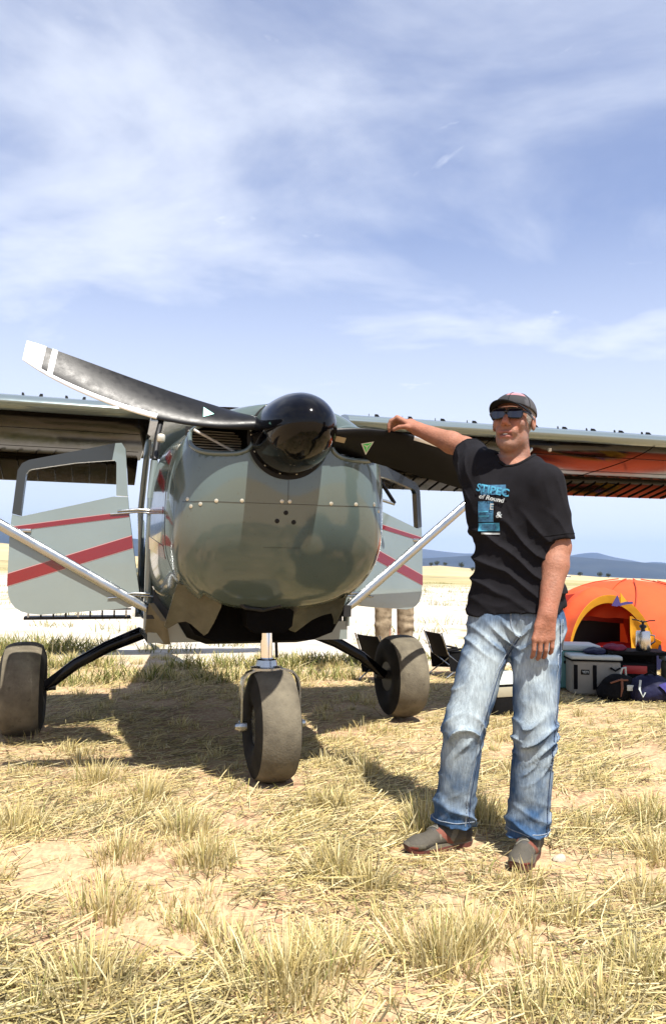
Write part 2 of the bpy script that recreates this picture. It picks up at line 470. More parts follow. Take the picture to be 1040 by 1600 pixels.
def g_math(op, a, b):
    m = N.new('ShaderNodeMath'); m.operation = op
    for i, v in enumerate((a, b)):
        if isinstance(v, (int, float)): m.inputs[i].default_value = v
        else: L.new(v, m.inputs[i])
    return m.outputs[0]
sep = N.new('ShaderNodeSeparateXYZ'); L.new(geo.outputs['Position'], sep.inputs[0])
soil = g_mix(g_range(g_noise(2.2), .35, .65), (.29, .175, .105), (.38, .26, .155))
soil = g_mix(g_range(g_noise(38, 4, .7, (1, .5, 1)), .42, .62), soil, (.42, .33, .19))
soil = g_mix(g_range(g_noise(21, 5, .7), .58, .72), soil, (.10, .06, .035))
# pale alkali flat beyond the grass
far = g_math('ADD', sep.outputs['Y'], g_math('MULTIPLY', g_math('SUBTRACT', g_noise(.45), .5), 5.0))
flat = g_range(far, 8.3, 9.6)
pale = g_mix(g_range(g_noise(1.4, 6), .35, .7), (.50, .46, .40), (.38, .33, .26))
pale = g_mix(g_range(g_noise(.55, 8, .72, (1, .45, 1)), .52, .64), pale, (.25, .21, .11))
col = g_mix(flat, soil, pale)
# further out: dry scrub in bands
scrub = g_mix(g_range(g_noise(.11, 7, .65, (.5, 1, 1)), .42, .6), (.34, .28, .155), (.22, .20, .085))
scrub = g_mix(g_range(g_noise(.05, 6, .7, (.4, 1, 1)), .55, .66), scrub, (.12, .10, .06))
col = g_mix(g_range(far, 42, 75), col, scrub)
L.new(col, B.inputs['Base Color'])
bp = N.new('ShaderNodeBump'); bp.inputs['Strength'].default_value = .6; bp.inputs['Distance'].default_value = .02
L.new(g_noise(26, 8, .65), bp.inputs['Height']); L.new(bp.outputs[0], B.inputs['Normal'])
gme = np_mesh('ground', GV, GF); smooth(gme, 180)
ground = link('ground', gme, gm); tag(ground, kind='structure')

# ---------------------------------------------------------------- hills and mountains
def ridge(name, Y, px, crest, depth, seed, m, rough, n=140, foot=None, rows=14):
    """a real ridge with a front slope and a back slope; crest heights are metres above the local plain"""
    xs = np.linspace(px[0], px[1], n)
    cr = np.interp(xs, *zip(*crest))
    P = np.stack([xs, np.zeros(n), np.zeros(n)], -1)
    g = []
    for r in range(rows):
        t = r / (rows - 1)                                    # 0 front foot .. 1 back foot
        h = math.sin(math.pi * min(1, max(0, t))) ** 1.15
        y = Y + (t - .5) * depth
        Q = np.stack([xs, np.full(n, y), np.zeros(n)], -1)
        nn = fbm(Q, rough[0], 4, seed) * rough[1] * (.25 + h)
        z = cr * h + nn * np.clip(cr / max(cr.max(), 1e-6), .15, 1) - .0175 * xs
        z = np.where((r == 0) | (r == rows - 1), -.0175 * xs - rough[1] - 4, z)
        g.append(np.stack([xs, np.full(n, y), z], -1))
    o = MB().sheet(np.array(g)).build(name, m, None, 180, fix=False)
    return tag(o, kind='structure')
M['tanhill'] = mat('tan_hill', (.40, .32, .185), .95, col2=(.25, .21, .115), vscale=.03, bump=.0, dust=((.10, .085, .05), .06, .60, .8))
M['mesa'] = mat('haze_blue_range', (.012, .024, .045), .95, col2=(.028, .040, .058), vscale=.0022)  # blue of the distant air painted into the range's base colour
M['peaks'] = mat('haze_blue_peaks', (.028, .042, .072), .95, col2=(.06, .07, .09), vscale=.0008)  # haze blue mixed into the peaks' own colour as well
ridge('hills', 330, (-420, 420), [(-420, 6), (-150, 5.5), (-110, 3.5), (0, 1.5), (28, 3.0), (45, 4.2), (62, 3.2), (80, 1.2), (98, 2.6), (112, 2.0), (128, .2), (420, .4)], 150, 2, M['tanhill'], (.02, 1.2))
ridge('hills', 700, (-900, 900), [(-900, 16), (-300, 12), (-200, 5), (60, 2), (900, 4)], 300, 6, M['tanhill'], (.01, 2.5))
ridge('mountains', 6500, (-7000, 7000), [(-7000, 300), (-2900, 270), (-2000, 220), (-500, 80), (700, 105), (1150, 150), (1700, 165), (2000, 172), (2900, 150), (7000, 200)], 2600, 4, M['mesa'], (.0011, 34), 260)
ridge('mountains', 15000, (-15000, 15000), [(-15000, 500), (-6500, 430), (-3000, 200), (600, 270), (1700, 430), (2500, 390), (3400, 430), (4500, 405), (4950, 545), (5350, 450), (5900, 340), (6200, 372), (6400, 330), (15000, 500)], 5000, 9, M['peaks'], (.0006, 60), 300)

# air: an even, thin haze round the camera and everything in view
hz = bpy.data.materials.new('haze_air'); hz.use_nodes = True
hn = hz.node_tree.nodes; hn.remove(hn['Principled BSDF'])
pv = hn.new('ShaderNodeVolumePrincipled'); pv.inputs['Color'].default_value = (.34, .58, 1.0, 1); pv.inputs['Density'].default_value = 2.6e-5
pv.inputs['Anisotropy'].default_value = .2
hz.node_tree.links.new(pv.outputs[0], hn['Material Output'].inputs['Volume'])
haze = MB().box((0, 14500, 200), (54000, 31500, 2100)).build('haze', hz, None, None)
tag(haze, 'thin blue haze over the distant valley', 'haze', kind='stuff')
# ---------------------------------------------------------------- the aircraft (local frame: -Y is the nose)
A = empty('airplane', (-.17, 3.65, 0), math.radians(17),
          'sage grey high-wing bush plane with red stripes, black propeller and fat tyres', 'airplane')
A.rotation_euler = (0, math.radians(-.7), math.radians(17))

# cowling: sections grow from the spinner ring to the firewall
HZ = 1.735
def cowl_pt(s, th):
    """s 0..1 nose to full section, 1..2 full section to firewall; th 0 = +x, pi/2 = up"""
    if s <= 1:
        y = .035 + .42 * (1 - (1 - s ** 2.7) ** (1 / 2.7)); u = s ** .92
        a = .17 + (.565 - .17) * u; top = HZ + .165 + (.01) * u; bot = HZ - .17 + (.845 - HZ + .17) * u; n = 2 + 1.3 * u; nl = 2 + 2.0 * u
    else:
        t = s - 1; y = .455 + t * .56; a = .565 + .045 * t; top = HZ + .175 + .02 * t; bot = .845 - .085 * t; n = 3.3 + .1 * t; nl = 4.0 + t
    zc = HZ - .02 - .40 * min(s, 1) ** 1.0 if s <= 1 else HZ - .42 - .03 * (s - 1)
    c, d = math.cos(th), math.sin(th)
    if d < 0: n = nl
    x = a * math.copysign(abs(c) ** (2 / n), c)
    # lower half narrows a little towards the chin
    b = (top - zc) if d >= 0 else (zc - bot)
    z = zc + b * math.copysign(abs(d) ** (2 / n), d)
    if d < 0: x *= 1 - .32 * (abs(d) ** 1.1) * (s if s <= 1 else max(0, 1 - .35 * (s - 1)))
    # soft vertical ridge under the spinner
    if s < 1: y -= .035 * math.exp(-(x / .16) ** 2) * max(0, -d) * math.sin(math.pi * min(1, s))
    if d < 0: y += .24 * d * d * (s ** 1.5 if s <= 1 else max(0, 2 - s))      # the chin is undercut
    return V3(x, y, z)
NT, NS = 144, 64
ss = [ (i / 44) for i in range(45)] + [1 + (i + 1) / 16 for i in range(16)]
grid = [[cowl_pt(s, -math.pi / 2 + 2 * math.pi * j / NT) for j in range(NT)] for s in ss]
IN = [(-.335, 1.725, .14, .082), (.335, 1.725, .14, .082)]
def in_intake(p, k=1.0):
    return p[1] < .4 and any(abs((p[0] - c[0]) / (c[2] * k)) ** 2.6 + abs((p[2] - c[1]) / (c[3] * k)) ** 2.6 < 1 for c in IN)
cm = MB(); vs = [p for r in grid for p in r]; fs = []
full = []
for i in range(len(ss) - 1):
    for j in range(NT):
        k = (j + 1) % NT; f = (i * NT + j, i * NT + k, (i + 1) * NT + k, (i + 1) * NT + j)
        full.append(f)
        c = sum(vs[q] for q in f) / 4
        if in_intake(c): continue
        # open underneath: air outlet behind the chin
        if ss[i] > .93 and abs(((j + .5) * 360 / NT + 180) % 360 - 180) < 47: continue
        fs.append(f)
# snap ragged intake edges onto the opening's outline
used = set(q for f in fs for q in f)
for q in used:
    p = vs[q]
    for c in IN:
        if p[1] < .4:
            e = abs((p[0] - c[0]) / c[2]) ** 2.6 + abs((p[2] - c[1]) / c[3]) ** 2.6
            if e < 1.0:
                g = e ** (-1 / 2.6); p[0] = c[0] + (p[0] - c[0]) * g; p[2] = c[1] + (p[2] - c[1]) * g
bv = BVHTree.FromPolygons([Vector(p) for p in vs], full)
cowl = cm.add(vs, fs).build('cowling', M['cowlpaint'], A, 50)
md = cowl.modifiers.new('thick', 'SOLIDIFY'); md.thickness = .004; md.offset = -1
def on_front(x, z, off=.002):
    h = bv.ray_cast(Vector((x, -1, z)), Vector((0, 1, 0)))
    return (np.array(h[0]) + np.array(h[1]) * (off if h[1].y < 0 else -off), np.array(h[1]) * (1 if h[1].y < 0 else -1)) if h[0] else (None, None)
def on_side(y, z, sgn, off=.002):
    h = bv.ray_cast(Vector((sgn * 2, y, z)), Vector((-sgn, 0, 0)))
    return np.array(h[0]) + V3(sgn * off, 0, 0) if h[0] else None
# intake lips, ducts and what is seen inside
for ci, c in enumerate(IN):
    loop, back = [], []
    for q in np.linspace(0, 2 * math.pi, 57):
        cc, dd = math.cos(q), math.sin(q)
        x = c[0] + c[2] * math.copysign(abs(cc) ** (2 / 2.6), cc); z = c[1] + c[3] * math.copysign(abs(dd) ** (2 / 2.6), dd)
        p, _ = on_front(x, z, 0)
        if p is None: p = V3(x, .2, z)
        loop.append(p); back.append(V3(c[0] + (x - c[0]) * .97, .34, c[1] + (z - c[1]) * .97))
    MB().tube(loop, .0125, 10, cap=False).build('intake_lip', M['cowlpaint'], cowl, 60)
    MB().sheet(np.array([loop, back])).build('intake_duct', M['sooty'], cowl, 60, fix=False)
for sg in (-1, 1):
    fb = MB().box((sg * .335, .345, 1.725), (.29, .01, .18)); fb.build('cooler_core', M['hole'], cowl, None)
    for k in range(11):
        MB().box((sg * .335, .325, 1.655 + k * .0135), (.27, .03, .005)).build('cooler_fin', M['fin'], cowl, None)
MB().tube([(-.455, .20, 1.775), (-.225, .17, 1.655)], .007, 8).build('brace_tube', M['white'], cowl)
MB().box((.335, .23, 1.650), (.24, .16, .012)).build('baffle', M['bluebaffle'], cowl, None)
# seams: split line round the cowl, centre line, lower panel line
def strip(pts, w, m, name, parent, up=(0, 0, 1)):
    MB().tube(pts, w, 6, .5, up).build(name, m, parent, 60)
def front_line(P):
    out = []
    for x, z in P:
        p, n = on_front(x, z, .0)
        if p is not None: out.append(p)
    return out
strip(front_line([(x, 1.413 + .01 * abs(x)) for x in np.linspace(-.505, .50, 60)]), .0022, M['seamdark'], 'panel_seam', cowl)
strip(front_line([(-.02, z) for z in np.linspace(1.415, 1.60, 14)]), .0022, M['seamdark'], 'panel_seam', cowl, (1, 0, 0))
strip(front_line([(x, 1.205) for x in np.linspace(-.12, .06, 12)]), .0016, M['seamdark'], 'panel_seam', cowl)
for sg in (-1, 1):
    strip([on_side(.44, z, sg, 0) for z in np.linspace(1.05, 1.80, 24)], .0022, M['seamdark'], 'panel_seam', cowl, (0, 1, 0))
def disc(x, z, r, m, name, parent, off=.002):
    p, n = on_front(x, z, off)
    if p is not None: MB().lathe(p - n * .004, n, [(0, r), (.004, r), (.0055, r * .6)], 12).build(name, m, parent, 50)
for x, z in [(-.05, 1.426), (-.012, 1.426), (-.24, 1.424), (.20, 1.424), (-.485, 1.43), (-.47, 1.395), (-.43, 1.405), (.44, 1.43), (-.36, 1.42), (.33, 1.425), (.475, 1.40)]:
    disc(x, z, .0095, M['screw'], 'screw', cowl)
for x, z in [(-.028, 1.372), (-.068, 1.332), (.013, 1.328)]:
    disc(x, z, .0115, M['hole'], 'vent_hole', cowl)
# lower skirts of the cowling (air exit lips), with their scalloped edges
def skirt(pts, m=M['cowlpaint']):
    MB().prism([V3(*p) for p in pts], (0, .012, 0)).build('cowl_skirt', m, cowl, 30)
SK1 = [(-.50, 1.02), (-.52, .93), (-.545, .80), (-.53, .785), (-.505, .80), (-.475, .82), (-.44, .825), (-.41, .81), (-.37, .775), (-.335, .745), (-.315, .76), (-.29, .82), (-.265, .90), (-.26, 1.0)]
SK2 = [(.17, 1.0), (.155, .90), (.10, .79), (.13, .765), (.16, .755), (.20, .79), (.24, .825), (.29, .85), (.34, .862), (.36, .83), (.368, .80), (.385, .80), (.40, .88), (.42, 1.02)]
M['skirtpaint'] = mat('ground_reflection_skirt', (.075, .075, .055), .22, .1, .5, vary=.5, vscale=7, bump=.1, bscale=12)  # brown reflection of the ground painted into the skirts' colour
skirt([(x, .40 + .75 * max(0, .98 - z), z) for x, z in SK1], M['skirtpaint']); skirt([(x, .40 + .75 * max(0, .98 - z), z) for x, z in SK2], M['skirtpaint'])
# dark bay behind the outlet: firewall foot, exhaust, hoses
MB().prism([(-.45, .97, 1.0), (-.44, .97, .80), (-.38, .97, .70), (-.27, .97, .66), (.27, .97, .66), (.38, .97, .70), (.44, .97, .80), (.45, .97, 1.0)], (0, -.37, .05)).build('belly_pan', M['sooty'], A, 30)
MB().prism([(-.15, .44, 1.0), (-.13, .44, .80), (-.09, .44, .765), (.07, .44, .765), (.11, .44, .80), (.13, .44, 1.0)], (0, .20, 0)).build('gear_well', M['sooty'], A, 30)
MB().box((0, .70, 1.02), (.86, .5, .10)).build('engine_tray', M['sooty'], A, None)
MB().tube([(.10, .40, .98), (.12, .46, .90), (.12, .60, .83), (.12, .70, .78)], .03, 12).build('exhaust_pipe', M['darkmetal'], A)
MB().tube([(-.22, .42, .96), (-.15, .40, .90), (-.05, .44, .885), (.04, .40, .91)], .011, 8).build('hose', M['darkmetal'], A)
MB().tube([(.095, .75, .70), (.10, .75, .60)], .009, 8).build('drain_tube', M['darkmetal'], A)

# spinner and propeller
sp = [(h * 1.42, r * 1.03) for h, r in [(-.315, .004), (-.312, .03), (-.302, .058), (-.285, .085), (-.26, .11), (-.225, .134), (-.18, .154), (-.13, .167), (-.07, .175), (-.0, .178), (.03, .178), (.035, .165)]]
PX0 = -.026                                          # thrust line set a little to one side
spin = MB().lathe((PX0, 0, HZ), (0, 1, 0), sp, 64).build('spinner', M['black'], A, 50)
for q in range(14):
    t = q * 2 * math.pi / 14
    p = V3(PX0 + .1843 * math.cos(t), .012, HZ + .1843 * math.sin(t)); n = nz(p - V3(PX0, .012, HZ))
    MB().lathe(p - n * .002, n, [(0, .005), (.003, .004)], 8).build('spinner_screw', M['screw'], spin)
MB().lathe((PX0, 0, HZ - .010), (0, 1, 0), [(.034, .15), (.030, .190), (.034, .196), (.048, .196), (.05, .15)], 56).build('nose_ring', M['hole'], cowl, 40)
# blade: sections along its length; (distance, chord, twist, sweep (towards leading edge), thickness)
BL = [(.10, .115, 50, .0, .062), (.17, .125, 48, .0, .056), (.25, .145, 46, .008, .044), (.35, .175, 42, .013, .034), (.48, .192, 37, .014, .028), (.62, .200, 32, .008, .024),
      (.76, .196, 28, -.008, .020), (.88, .185, 25, -.028, .017), (1.0, .168, 22, -.052, .014), (1.10, .146, 20, -.076, .011), (1.17, .124, 19, -.096, .009), (1.215, .100, 18, -.110, .007)]
def blade_section(d, ch, tw, sw, th, n=22, e0=0., e1=1., grow=0.):
    """loop of points: chord from leading edge (t=0) to trailing edge (t=1); blade frame: X span, Y forward(-nose), Z chord"""
    up, lo = [], []
    c, s_ = math.cos(math.radians(tw)), math.sin(math.radians(tw))
    for i in range(n):
        t = e0 + (e1 - e0) * (1 - math.cos(math.pi * i / (n - 1))) / 2
        h = th * 2.6 * (math.sqrt(max(t, 0)) * .42 - .18 * t - .24 * t * t) * 1.45 + grow
        z = (.42 - t) * ch + sw
        for arr, hh in ((up, h), (lo, -h * .45)):
            yy, zz = hh, z
            # flat of the blade faces forward; twist turns it about the span
            arr.append(V3(d, -yy * c - zz * s_ * .0 - (zz - sw) * s_ , (zz - sw) * c - yy * s_ + sw))
    return up + lo[::-1][1:-1]
def make_blade(ang, emb):
    R = Matrix.Rotation(ang, 4, 'Y')
    def put(ob):
        ob.location = (PX0, 0, HZ + .028); ob.rotation_euler = (0, ang, 0); ob.parent = A
    secs = []
    D = np.array(BL); ds = np.linspace(.10, 1.215, 46)
    full_ = [(d, *[np.interp(d, D[:, 0], D[:, k]) for k in range(1, 5)]) for d in ds]
    # smooth the interpolated tables
    F_ = np.array(full_)
    for _ in range(3): F_[1:-1, 1:] = (F_[:-2, 1:] + 2 * F_[1:-1, 1:] + F_[2:, 1:]) / 4
    mb = MB().rings([blade_section(*r) for r in F_])
    b = mb.build('propeller_blade', M['carbon'], None, 50); put(b)
    F2 = F_[F_[:, 0] > .60]
    le = MB().rings([blade_section(*r, n=10, e0=0, e1=.11 + .0 * r[0], grow=.0012) for r in F2]).build('leading_edge_guard', M['nickel'], b, 50)
    def band(d0, d1, m, nm):
        q = [blade_section(dd, *[np.interp(dd, F_[:, 0], F_[:, k]) for k in range(1, 5)], grow=.002) for dd in np.linspace(d0, d1, 8)]
        MB().rings(q).build(nm, m, b, 50)
    band(1.135, 1.216, M['white'], 'painted_tip'); band(1.085, 1.108, M['white'], 'tip_band')
    # triangular maker's emblem on the forward face
    bb = BVHTree.FromPolygons([Vector(p) for p in mb.v], mb.f)
    def face_pt(x, z, off):
        h = bb.ray_cast(Vector((x, -1, z)), Vector((0, 1, 0)))
        return np.array(h[0]) + V3(0, -off, 0) if h[0] else None
    return b, face_pt
b1, f1 = make_blade(math.radians(180 + 7.8), 0)
b2, f2 = make_blade(math.radians(6.5), 1)
def emblem(b, fp, c, r, m, rot, nm, inner=None):
    P = [fp(c[0] + r * math.cos(rot + q), c[1] + r * math.sin(rot + q), .0035) for q in (0, 2 * math.pi / 3, 4 * math.pi / 3)]
    if any(p is None for p in P): return
    MB().prism(P, (0, -.001, 0)).build(nm, m, b, None)
    if inner:
        C = sum(P) / 3
        for k in range(3):
            a, d = P[k], P[(k + 1) % 3]; g = lambda p, s: C + (p - C) * s
            e = (a + d) / 2
            MB().prism([g(a, .74) + V3(0, -.002, 0), g(d, .74) + V3(0, -.002, 0), C + (e - C) * .22 + V3(0, -.002, 0)], (0, -.001, 0)).build(nm, inner, b, None)
emblem(b1, f1, (.40, -.005), .033, M['teal'], math.pi, 'blade_emblem')
emblem(b2, f2, (.395, -.012), .036, M['white'], math.pi * .93, 'blade_emblem', M['green'])
for b, fp, c in ((b2, f2, (.25, -.005)),):
    P = [fp(c[0] + dx, c[1] + dz, .003) for dx, dz in ((-.025, -.011), (.025, -.011), (.025, .011), (-.025, .011))]
    if all(p is not None for p in P): MB().prism(P, (0, -.001, 0)).build('blade_sticker', M['sticker'], b, None)

# fuselage: firewall to tail
FS = [(.98, .60, .70, 1.80), (1.25, .625, .66, 1.86), (1.7, .625, .64, 1.90), (2.3, .60, .66, 1.90), (2.9, .50, .70, 1.72), (4.0, .33, .80, 1.52), (5.3, .17, .92, 1.36), (6.15, .07, 1.0, 1.28)]
def fus_ring(y, a, z0, z1, n=56):
    zc, b = (z0 + z1) / 2, (z1 - z0) / 2; r = []
    for q in np.arange(n) * 2 * math.pi / n:
        c, s_ = math.cos(q), math.sin(q)
        r.append(V3(a * math.copysign(abs(c) ** .42, c), y, zc + b * math.copysign(abs(s_) ** .42, s_)))
    return r
# the cabin part has open door ways, so it is built from its floor, tail cone, posts and roof
fus = MB().rings([fus_ring(*f) for f in FS[4:]]).build('tail_cone', M['paint'], A, 50)
MB().prism([(-.60, 1.0, .67), (-.60, 1.0, .78), (.60, 1.0, .78), (.60, 1.0, .67)], (0, 1.95, 0)).build('cabin_floor', M['paint'], A, 30)
MB().box((0, 1.02, 1.22), (1.14, .02, .92)).build('firewall', M['wood'], A, None)
for sg in (-1, 1):
    MB().tube([(sg * .60, 1.02, .75), (sg * .60, 1.0, 1.50), (sg * .585, 1.0, 1.72)], .022, 10).build('door_post', M['paint'], A)
    MB().tube([(sg * .585, .99, 1.72), (sg * .56, 1.12, 1.90), (sg * .53, 1.22, 2.02)], .018, 10).build('windshield_post', M['darkmetal'], A)
    MB().tube([(sg * .60, 2.05, .75), (sg * .60, 2.05, 1.50), (sg * .56, 2.0, 2.0)], .022, 10).build('door_post', M['paint'], A)
    MB().prism([(sg * .60, 2.05, .70), (sg * .60, 2.05, 1.45), (sg * .52, 2.9, 1.45), (sg * .50, 2.9, .72)], (sg * -.01, 0, 0)).build('rear_side_panel', M['paint'], A, 30)
# instrument panel, seats
MB().rbox((0, 1.12, 1.62), (1.02, .16, .22), .03).build('instrument_panel', M['wood'], A)
for sg in (-1, 1):
    MB().rbox((sg * .26, 1.85, .98), (.42, .42, .12), .04).build('seat', M['wood'], A)
    MB().rbox((sg * .26, 2.08, 1.26), (.42, .10, .52), .04).build('seat_back', M['wood'], A)
# windshield and dark roof
wg = []
for t in np.linspace(0, 1, 8):
    row = []
    for u in np.linspace(-1, 1, 25):
        w = .56 - .03 * t
        row.append(V3(w * u, .80 + .40 * t + .16 * u * u * (1 - t * .4), 1.80 + .23 * math.sin(t * math.pi / 2) + .10 * (1 - u * u) * t * .7 - .07 * u * u * (1 - t)))
    wg.append(row)
MB().sheet(np.array(wg), .004).build('windshield', M['glass'], A, 60)
rg = []
for t in np.linspace(0, 1, 14):
    rg.append([V3(.60 * u, 1.16 + 1.4 * t, 2.03 + (.115 * math.sin(math.pi * min(1, .18 + t * .82)) ** .8) * max(0, 1 - abs(u) ** 2.6) - .08 * t * t) for u in np.linspace(-1, 1, 31)])
MB().sheet(np.array(rg), .012).build('cabin_roof', M['black'], A, 60)
MB().prism([(-.60, 1.14, 2.03), (-.60, 1.14, 1.985), (.60, 1.14, 1.985), (.60, 1.14, 2.03)], (0, .05, 0)).build('roof_bow', M['black'], A, 30)
# red flashes on the cowl side and boot cowl
def side_patch(P, m, nm, sg=-1):
    Q = []
    for y, z in P:
        p = on_side(y, z, sg, .003)
        Q.append(p if p is not None else V3(sg * .61, y, z))
    MB().prism(Q, (sg * .001, 0, 0)).build(nm, m, cowl, None)
for sg in (-1, 1):
    def bandpatch(y0, y1, z0, z1, h, n=8):
        for k in range(1):
            top = [(y0 + (y1 - y0) * t, z0 + (z1 - z0) * t + h / 2) for t in np.linspace(0, 1, n)]
            low = [(y0 + (y1 - y0) * t, z0 + (z1 - z0) * t - h / 2) for t in np.linspace(0, 1, n)]
            T = [on_side(y, z, sg, .003) for y, z in top]; Lw = [on_side(y, z, sg, .003) for y, z in low]
            if any(p is None for p in T + Lw): return
            MB().sheet(np.array([T, Lw]), .001).build('red_stripe', M['red'], cowl, 60, fix=False)
    bandpatch(.50, .78, 1.66, 1.74, .045); bandpatch(.52, .80, 1.52, 1.62, .06)
    bandpatch(.50, 1.0, 1.40, 1.425, .035); bandpatch(.50, 1.0, 1.18, 1.25, .07)

# wings: thick section, flap along the trailing edge
def foil(x0, chord, tk, n=26, c0=0., c1=1., inc=0., zo=2.045, y0=1.02):
    """loop in the y-z plane"""
    P = []
    ts = [c0 + (c1 - c0) * (1 - math.cos(math.pi * i / (n - 1))) / 2 for i in range(n)]
    def th(t): return tk * 5 * (.2969 * math.sqrt(t) - .126 * t - .3516 * t * t + .2843 * t ** 3 - .1015 * t ** 4)
    up = [(t, th(t) * 1.0 + .03 * t * (1 - t) * 2) for t in ts]; lo = [(t, -th(t) * .62 + .02 * t * (1 - t)) for t in ts]
    ca, sa = math.cos(inc), math.sin(inc)
    return [V3(x0, y0 + chord * (t * ca + h * sa), zo + chord * (h * ca - t * sa)) for t, h in up + lo[::-1][1:-1]]
INC = math.radians(8.5)
for sg in (-1, 1):
    dih = .004
    stat = [.61, .615, 1.0, 1.6, 2.2, 2.8, 3.4, 4.0, 4.4, 4.5]
    zb = 2.035 if sg > 0 else 2.015
    rings = [foil(sg * x, 1.06 if x < 4.45 else 1.0, .17 if x < 4.45 else .12, inc=INC, zo=zb + dih * x) for x in stat]
    wing = MB().rings(rings).build('wing', M['wingpaint'], A, 35)
    # underside skins in dark gloss, between the leading-edge wrap and the flap
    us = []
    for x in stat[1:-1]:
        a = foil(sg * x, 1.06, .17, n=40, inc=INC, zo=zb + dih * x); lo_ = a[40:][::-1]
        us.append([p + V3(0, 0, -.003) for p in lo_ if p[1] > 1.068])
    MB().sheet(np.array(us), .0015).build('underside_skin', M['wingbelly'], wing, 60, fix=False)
    # flap, drooped, with stiffening beads
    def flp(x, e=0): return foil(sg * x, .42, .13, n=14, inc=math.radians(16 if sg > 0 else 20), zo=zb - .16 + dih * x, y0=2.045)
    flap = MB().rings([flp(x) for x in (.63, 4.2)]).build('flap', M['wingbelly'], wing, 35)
    for k in range(30):
        x = .72 + k * .118
        a = flp(x); lo_ = a[len(a) // 2 + 2: -2]
        MB().tube([p + V3(0, 0, -.001) for p in lo_], .010, 6, .6, (1, 0, 0)).build('stiffening_bead', M['wingbelly'], flap, 60)
    # lift-strut fitting, fuel drain, skin seams under the wing
    for x in (1.65, 2.95):
        a = foil(sg * x, 1.06, .17, inc=INC, zo=zb + dih * x); lo_ = a[len(a) // 2 + 1: -2]
        MB().tube([p + V3(0, 0, -.004) for p in lo_], .0025, 6, .4, (1, 0, 0)).build('skin_seam', M['wingbelly'], wing, 60)
    for yy in (1.30, 1.75):
        pts = []
        for x in (.64, 4.3):
            t = (yy - 1.02) / 1.06
            a = foil(sg * x, 1.06, .17, n=40, inc=INC, zo=zb + dih * x); lo_ = a[40:]
            p = min(lo_, key=lambda q: abs(q[1] - yy)); pts.append(p + V3(0, 0, -.005))
        MB().tube(pts, .003, 6, .4).build('skin_seam', M['wingbelly'], wing, 60)
    # vortex generators: pairs of small angled blades along the upper leading edge
    vg = MB().prism([(0, 0, 0), (0, .05, 0), (0, .05, .016), (0, .022, .016)], (.003, 0, 0)); vgm = vg.mesh('vortex_generator', None); vgm.materials.append(M['hole'])
    for k in range(17):
        for e in (-1, 1):
            x = .80 + k * .235 + e * .038
            a = foil(sg * x, 1.06, .17, n=40, inc=INC, zo=zb + dih * x)[:40]
            p = min(a, key=lambda q: abs(q[1] - 1.095))
            o = bpy.data.objects.new('vortex_generator', vgm); COL.objects.link(o); o.parent = wing
            o.location = p - V3(0, 0, .002); o.rotation_euler = (math.radians(12), 0, math.radians(e * 22))
    MB().lathe((sg * 2.12, 1.12, 1.955), (0, 0, -1), [(0, .014), (.02, .012), (.025, .004)], 10).build('tie_down_ring', M['screw'], wing)
    # lift strut (streamlined tube) with end fittings
    s0, s1 = V3(sg * .585, .98, .855), V3(sg * (2.02 if sg > 0 else 2.5), 1.20, 1.965)
    st = MB().tube([s0, s0 + (s1 - s0) * .04, s0 + (s1 - s0) * .95, s1], [.020, .029, .029, .020], 18, .62, (0, 1, 0)).build('lift_strut', M['alu'], A, 60)
    MB().box(s0 + V3(0, 0, -.01), (.05, .05, .07)).build('strut_fitting', M['darkmetal'], st, None)
    # main gear: flat black spring leg, axle, wheel
    g = [V3(sg * .40, 1.86, .70), V3(sg * .58, 1.86, .655), V3(sg * .80, 1.87, .565), V3(sg * 1.0, 1.88, .455), V3(sg * 1.14, 1.89, .345), V3(sg * 1.19, 1.90, .31)]
    MB().tube(g, [.030, .030, .027, .025, .024, .024], 12, 1.5, (0, 0, 1)).build('gear_leg', M['black'], A, 60)
def wheel(c, R, W, name, parent):
    """tyre as a lathe about X with rounded shoulders; hub inside"""
    wo = empty(name, c); wo.parent = parent
    pr = []
    for q in np.linspace(-math.pi * .5, math.pi * .5, 15):
        pr.append((W / 2 * math.copysign(abs(math.sin(q)) ** .75, math.sin(q)) * 1.0, R - .115 * (1 - abs(math.cos(q)) ** .55)))
    tread = [(h, r) for h, r in pr if r > R - .036]
    side = [(-W * .40, .095), (-W * .46, .12), (-W * .5, R - .10)]
    MB().lathe((0, 0, 0), (1, 0, 0), tread, 64, cap=False).build('tread', M['rubber'], wo, 60)
    a0 = tread[0]; a1 = tread[-1]
    for sgn, aa in ((-1, a0), (1, a1)):
        h0 = abs(aa[0])
        prof = [(sgn * h0, aa[1]), (sgn * W * .497, R - .085), (sgn * W * .50, R - .115), (sgn * W * .475, R - .15), (sgn * W * .42, .105), (sgn * W * .36, .10)]
        MB().lathe((0, 0, 0), (1, 0, 0), prof, 64, cap=False).build('sidewall', M['rubberside'], wo, 60)
    rim = MB().lathe((0, 0, 0), (1, 0, 0), [(-W * .37, .10), (-W * .33, .08), (-W * .22, .045), (W * .22, .045), (W * .33, .08), (W * .37, .10)], 32).build('rim', M['alu'], wo, 40)
    return wo
for sg in (-1, 1):
    w = wheel((sg * 1.32, 1.90, .30), .305, .27, 'main_wheel', A)
    MB().tube([(-sg * .20, 0, .01), (0, 0, 0)], .024, 12).build('axle', M['darkmetal'], w)
    MB().lathe((-sg * .11, 0, 0), (1, 0, 0), [(-.004, .115), (.004, .115)], 32).build('brake_disc', M['darkmetal'], w)
